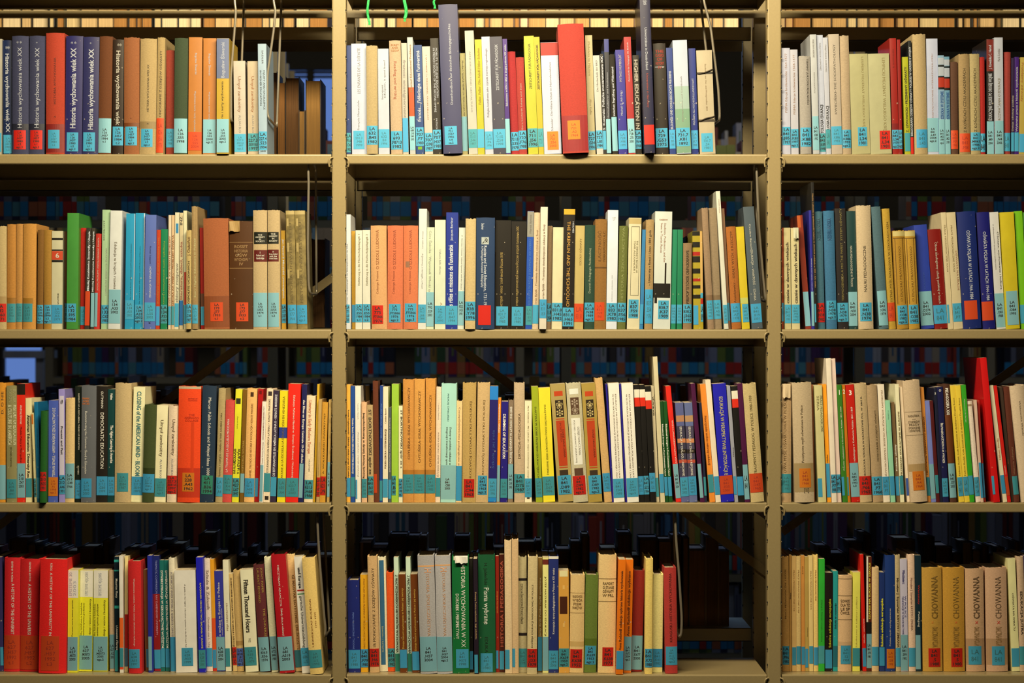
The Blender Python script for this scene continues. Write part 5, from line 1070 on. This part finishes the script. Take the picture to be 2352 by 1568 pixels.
# scraps: torn paper tops and loose flaps on single books
def flap(row, bay, idxs, hx, w0, w1, h, drop):
    for b in BOOKS:
        if (b['row'], b['bay'], b['idx']) == (row, bay, idxs):
            w = b['w']; ox = -((b['X0'] if math.atan2(b['lean'], b['H']) < 0 else b['X0'] + w) - b['X0'])
            V = []; F = []; N = 6
            for i in range(N + 1):
                x = ox + w * (w0 + (w1 - w0) * i / N); j = random.Random(i + idxs).uniform(-0.002, 0.002)
                V += [(x, 0.002, b['H'] + 0.0004), (x, -0.0052, b['H'] - 0.001), (x, -0.0062 - 0.002 * math.sin(i), b['H'] - h - j)]
            for i in range(N):
                a = 3 * i; F += [[a, a + 3, a + 4, a + 1], [a + 1, a + 4, a + 5, a + 2]]
            o = mesh_obj('torn_flap', V, F, bmat(hx, row, 'paperback'), b['root'])
            m = o.modifiers.new('thick', 'SOLIDIFY'); m.thickness = 0.0005
def find(row, bay, x):
    best = min((b for b in BOOKS if b['row'] == row and b['bay'] == bay), key=lambda b: abs((b['xt0'] + b['xt1']) / 2 - x)); return best['idx']
flap(2, 1, find(2, 1, 553), 'c89850', 0.0, 0.45, 0.022, 0)
flap(3, 3, find(3, 3, 1806), 'e0bc84', 0.1, 0.9, 0.028, 0)
flap(2, 3, find(2, 3, 1825), 'f0e0a8', 0.3, 0.95, 0.022, 0)
flap(4, 2, find(4, 2, 1057), 'f0d8a4', 0.2, 0.95, 0.014, 0)

# ---------------------------------------------------------------- books on the far side (seen from behind) and on the racks beyond
def pick(r, L): return L[int(r.random() * len(L)) % len(L)]
def far_side_books():
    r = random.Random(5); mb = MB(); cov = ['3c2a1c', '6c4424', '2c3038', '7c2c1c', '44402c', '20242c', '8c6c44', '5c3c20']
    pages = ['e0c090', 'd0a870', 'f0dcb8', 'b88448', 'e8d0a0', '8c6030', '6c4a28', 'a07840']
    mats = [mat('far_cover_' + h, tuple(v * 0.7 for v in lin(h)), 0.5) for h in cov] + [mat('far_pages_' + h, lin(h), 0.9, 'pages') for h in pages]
    for bay in (1, 2, 3):
        for k, off in enumerate(BACK_OFF):
            z = ZC - off * PX + 0.0004; x = XU[bay - 1] + PW + 0.004; end = XU[bay] - PW - 0.004
            while x < end - 0.05:
                w = r.uniform(0.012, 0.042); h = r.uniform(0.15, 0.205)
                if k <= 1: h = r.uniform(0.20, 0.24)
                if r.random() < 0.05 and k: x += r.uniform(0.02, 0.06); continue
                if k == 1 and bay == 2 and x > XU[2] - 0.17: x += 0.02; continue
                if k == 1 and bay == 1 and XU[1] - 0.10 > x > XU[1] - 0.13 : h = 0.15
                if w > 0.05: w = 0.05
                y0 = 0.358 + r.uniform(0.0, 0.02); dp = 0.15; t = 0.0018 if r.random() < 0.6 else 0.0005
                m = r.randrange(len(cov)); p = len(cov) + (r.randrange(5) if k == 0 else 5 + r.randrange(3))  # below the topmost shelf, shade is painted in as browner page colours
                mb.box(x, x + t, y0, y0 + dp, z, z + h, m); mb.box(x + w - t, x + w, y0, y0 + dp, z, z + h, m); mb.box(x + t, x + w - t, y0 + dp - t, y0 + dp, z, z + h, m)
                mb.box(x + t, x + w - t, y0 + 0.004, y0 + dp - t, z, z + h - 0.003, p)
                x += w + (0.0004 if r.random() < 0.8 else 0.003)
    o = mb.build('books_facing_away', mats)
    tag(o, 'mass of dim books on the far side of the rack, their page edges turned this way', 'books', None, 'stuff')
far_side_books()

def rack_beyond(y, shelves, x0, x1, seed, label, lab2, dens=1.0):
    r = random.Random(seed); root = empty('bookcase_beyond', (0, y, 0), lab2, 'rack', 'racks further back')
    def part(nm, f):
        mb = MB(); f(mb); mb.build(nm, steel, root)
    for z in shelves: part('shelf_board', lambda mb, z=z: (mb.box(x0, x1, 0, 0.26, z - 0.0012, z), mb.box(x0, x1, -0.0, 0.0015, z - 0.024, z)))
    xs = [x0 + (x1 - x0) * i / max(1, round((x1 - x0) / 0.9)) for i in range(max(1, round((x1 - x0) / 0.9)) + 1)]
    for x in xs: part('post', lambda mb, x=x: mb.box(x - 0.015, x + 0.015, -0.003, 0.03, 0, 2.5))
    for x in xs: part('rear_post', lambda mb, x=x: mb.box(x - 0.015, x + 0.015, 0.26, 0.29, 0, 2.5))
    cols = ['c8c4bc', '8c8c94', '4c6c3c', '2c6c8c', '8c2c20', 'b88c3c', '3c3c5c', '643c6c', 'a8a8b4', '2c2c34', '5c8cac', 'c84828', '8c9c3c', '5c5044', 'd0b890']
    labs = ['2c8cb4', '2c8cb4', '2c8cb4', 'c83020', 'c86c3c', '60a0a0']
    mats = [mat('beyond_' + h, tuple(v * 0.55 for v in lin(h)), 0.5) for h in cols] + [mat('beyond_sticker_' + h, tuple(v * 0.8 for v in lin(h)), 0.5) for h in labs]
    mb = MB()
    for z in shelves:
        x = x0 + 0.02
        while x < x1 - 0.03:
            if any(abs(x - q) < 0.045 for q in xs): x += 0.01; continue
            if r.random() < 0.03: x += r.uniform(0.03, 0.10) / dens; continue
            w = r.uniform(0.010, 0.034); h = r.uniform(0.175, 0.245); m = r.randrange(len(cols)); yy = 0.004 + r.uniform(0, 0.01)
            mb.box(x, x + w - 0.0006, yy, yy + 0.15, z + 0.0003, z + h, m)
            mb.box(x + 0.0005, x + w - 0.001, yy - 0.0006, yy, z + 0.012, z + 0.056, len(cols) + r.randrange(len(labs)))
            if r.random() < 0.4: mb.box(x + w * 0.4, x + w * 0.6, yy - 0.0005, yy, z + 0.08, z + h - 0.03, r.randrange(len(cols)))
            x += w
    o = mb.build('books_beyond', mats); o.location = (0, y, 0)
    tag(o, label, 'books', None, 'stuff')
def zc(py, y): return wz(py, y)
yC = 2.47
rack_beyond(yC, [zc(p, yC) for p in (505, 776, 1047, 1318, 1500)], -1.62, 1.95, 11, 'blue-lit books with turquoise stickers on the rack across the next aisle', 'dim steel rack across the next aisle')
yD = 4.35
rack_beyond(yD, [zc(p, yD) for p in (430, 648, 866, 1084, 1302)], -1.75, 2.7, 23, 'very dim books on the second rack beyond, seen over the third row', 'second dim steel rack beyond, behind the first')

# ---------------------------------------------------------------- room shell
def structure(name, mb, m, label=None):
    o = mb.build(name, m); o['kind'] = 'structure'; return o
carpet = mat('blue_grey_carpet', (0.035, 0.045, 0.07), 0.95, 'cloth'); wallm = mat('grey_white_wall', (0.12, 0.12, 0.12), 0.8, 'paint'); ceil = mat('ceiling_white', (0.2, 0.2, 0.19), 0.8, 'paint')
YB, YF, XL, XR, ZT = 9.5, -7.0, -4.5, 5.0, 3.45
m_ = MB(); m_.box(XL, XR, YF, YB, -0.1, 0.0); structure('floor', m_, carpet)
m_ = MB(); m_.box(XL, XR, YF, YB, ZT, ZT + 0.1); structure('ceiling', m_, ceil)
m_ = MB(); m_.box(XL - 0.1, XL, YF, YB, 0, ZT); structure('wall_left', m_, wallm)
m_ = MB(); m_.box(XR, XR + 0.1, YF, YB, 0, ZT); structure('wall_right', m_, wallm)
m_ = MB(); m_.box(XL, XR, YF - 0.1, YF, 0, ZT); structure('wall_front', m_, wallm)
# back wall with window openings
wins = [(-3.25, -2.70, 1.0, 2.0), (-1.45, -0.90, 2.60, 3.03)]
m_ = MB()
xs = [XL] + [v for a in wins for v in a[:2]] + [XR]
for i in range(0, len(xs), 2): m_.box(xs[i], xs[i + 1], YB, YB + 0.2, 0, ZT)
for a, c, z0, z1 in wins: m_.box(a, c, YB, YB + 0.2, 0, z0); m_.box(a, c, YB, YB + 0.2, z1, ZT)
structure('wall_back', m_, wallm)
pane = bpy.data.materials.new('daylit_pane'); pane.use_nodes = True
_b = pane.node_tree.nodes['Principled BSDF']; _b.inputs['Base Color'].default_value = (0.05, 0.06, 0.08, 1); _b.inputs['Roughness'].default_value = 0.1
_b.inputs['Emission Color'].default_value = (0.20, 0.38, 1.0, 1); _b.inputs['Emission Strength'].default_value = 0.5
for i, (a, c, z0, z1) in enumerate(wins):
    m_ = MB(); m_.box(a, c, YB + 0.08, YB + 0.09, z0, z1); w_ = structure('window_%d' % (i + 1), m_, pane)
    m_ = MB()
    for q in (a, (a + c) / 2 - 0.02, c - 0.04): m_.box(q, q + 0.04, YB + 0.04, YB + 0.078, z0, z1)
    for q in (z0, (z0 + z1) / 2 - 0.03 if z0 < 2 else 2.985, z1 - 0.02): m_.box(a, c, YB + 0.045, YB + 0.077, q, q + (0.04 if z0 < 2 else 0.015))
    f_ = m_.build('window_frame', wallm, w_)
# reading desk seen at the far left between the racks
dx = wx(30, 5.5); dz = wz(806, 5.5)
desk = empty('reading_counter', (dx, 5.5, 0), 'tall white reading counter glimpsed at the far left beyond the racks', 'counter')
white = mat('white_laminate', (0.8, 0.8, 0.8), 0.4)
m_ = MB(); m_.box(-0.45, 0.13, 0, 0.7, dz - 0.03, dz); m_.build('counter_top', white, desk)
for sx in (-0.43, 0.09):
    for sy in (0.02, 0.65):
        m_ = MB(); m_.box(sx, sx + 0.035, sy, sy + 0.035, 0, dz - 0.03); m_.build('leg', white, desk)
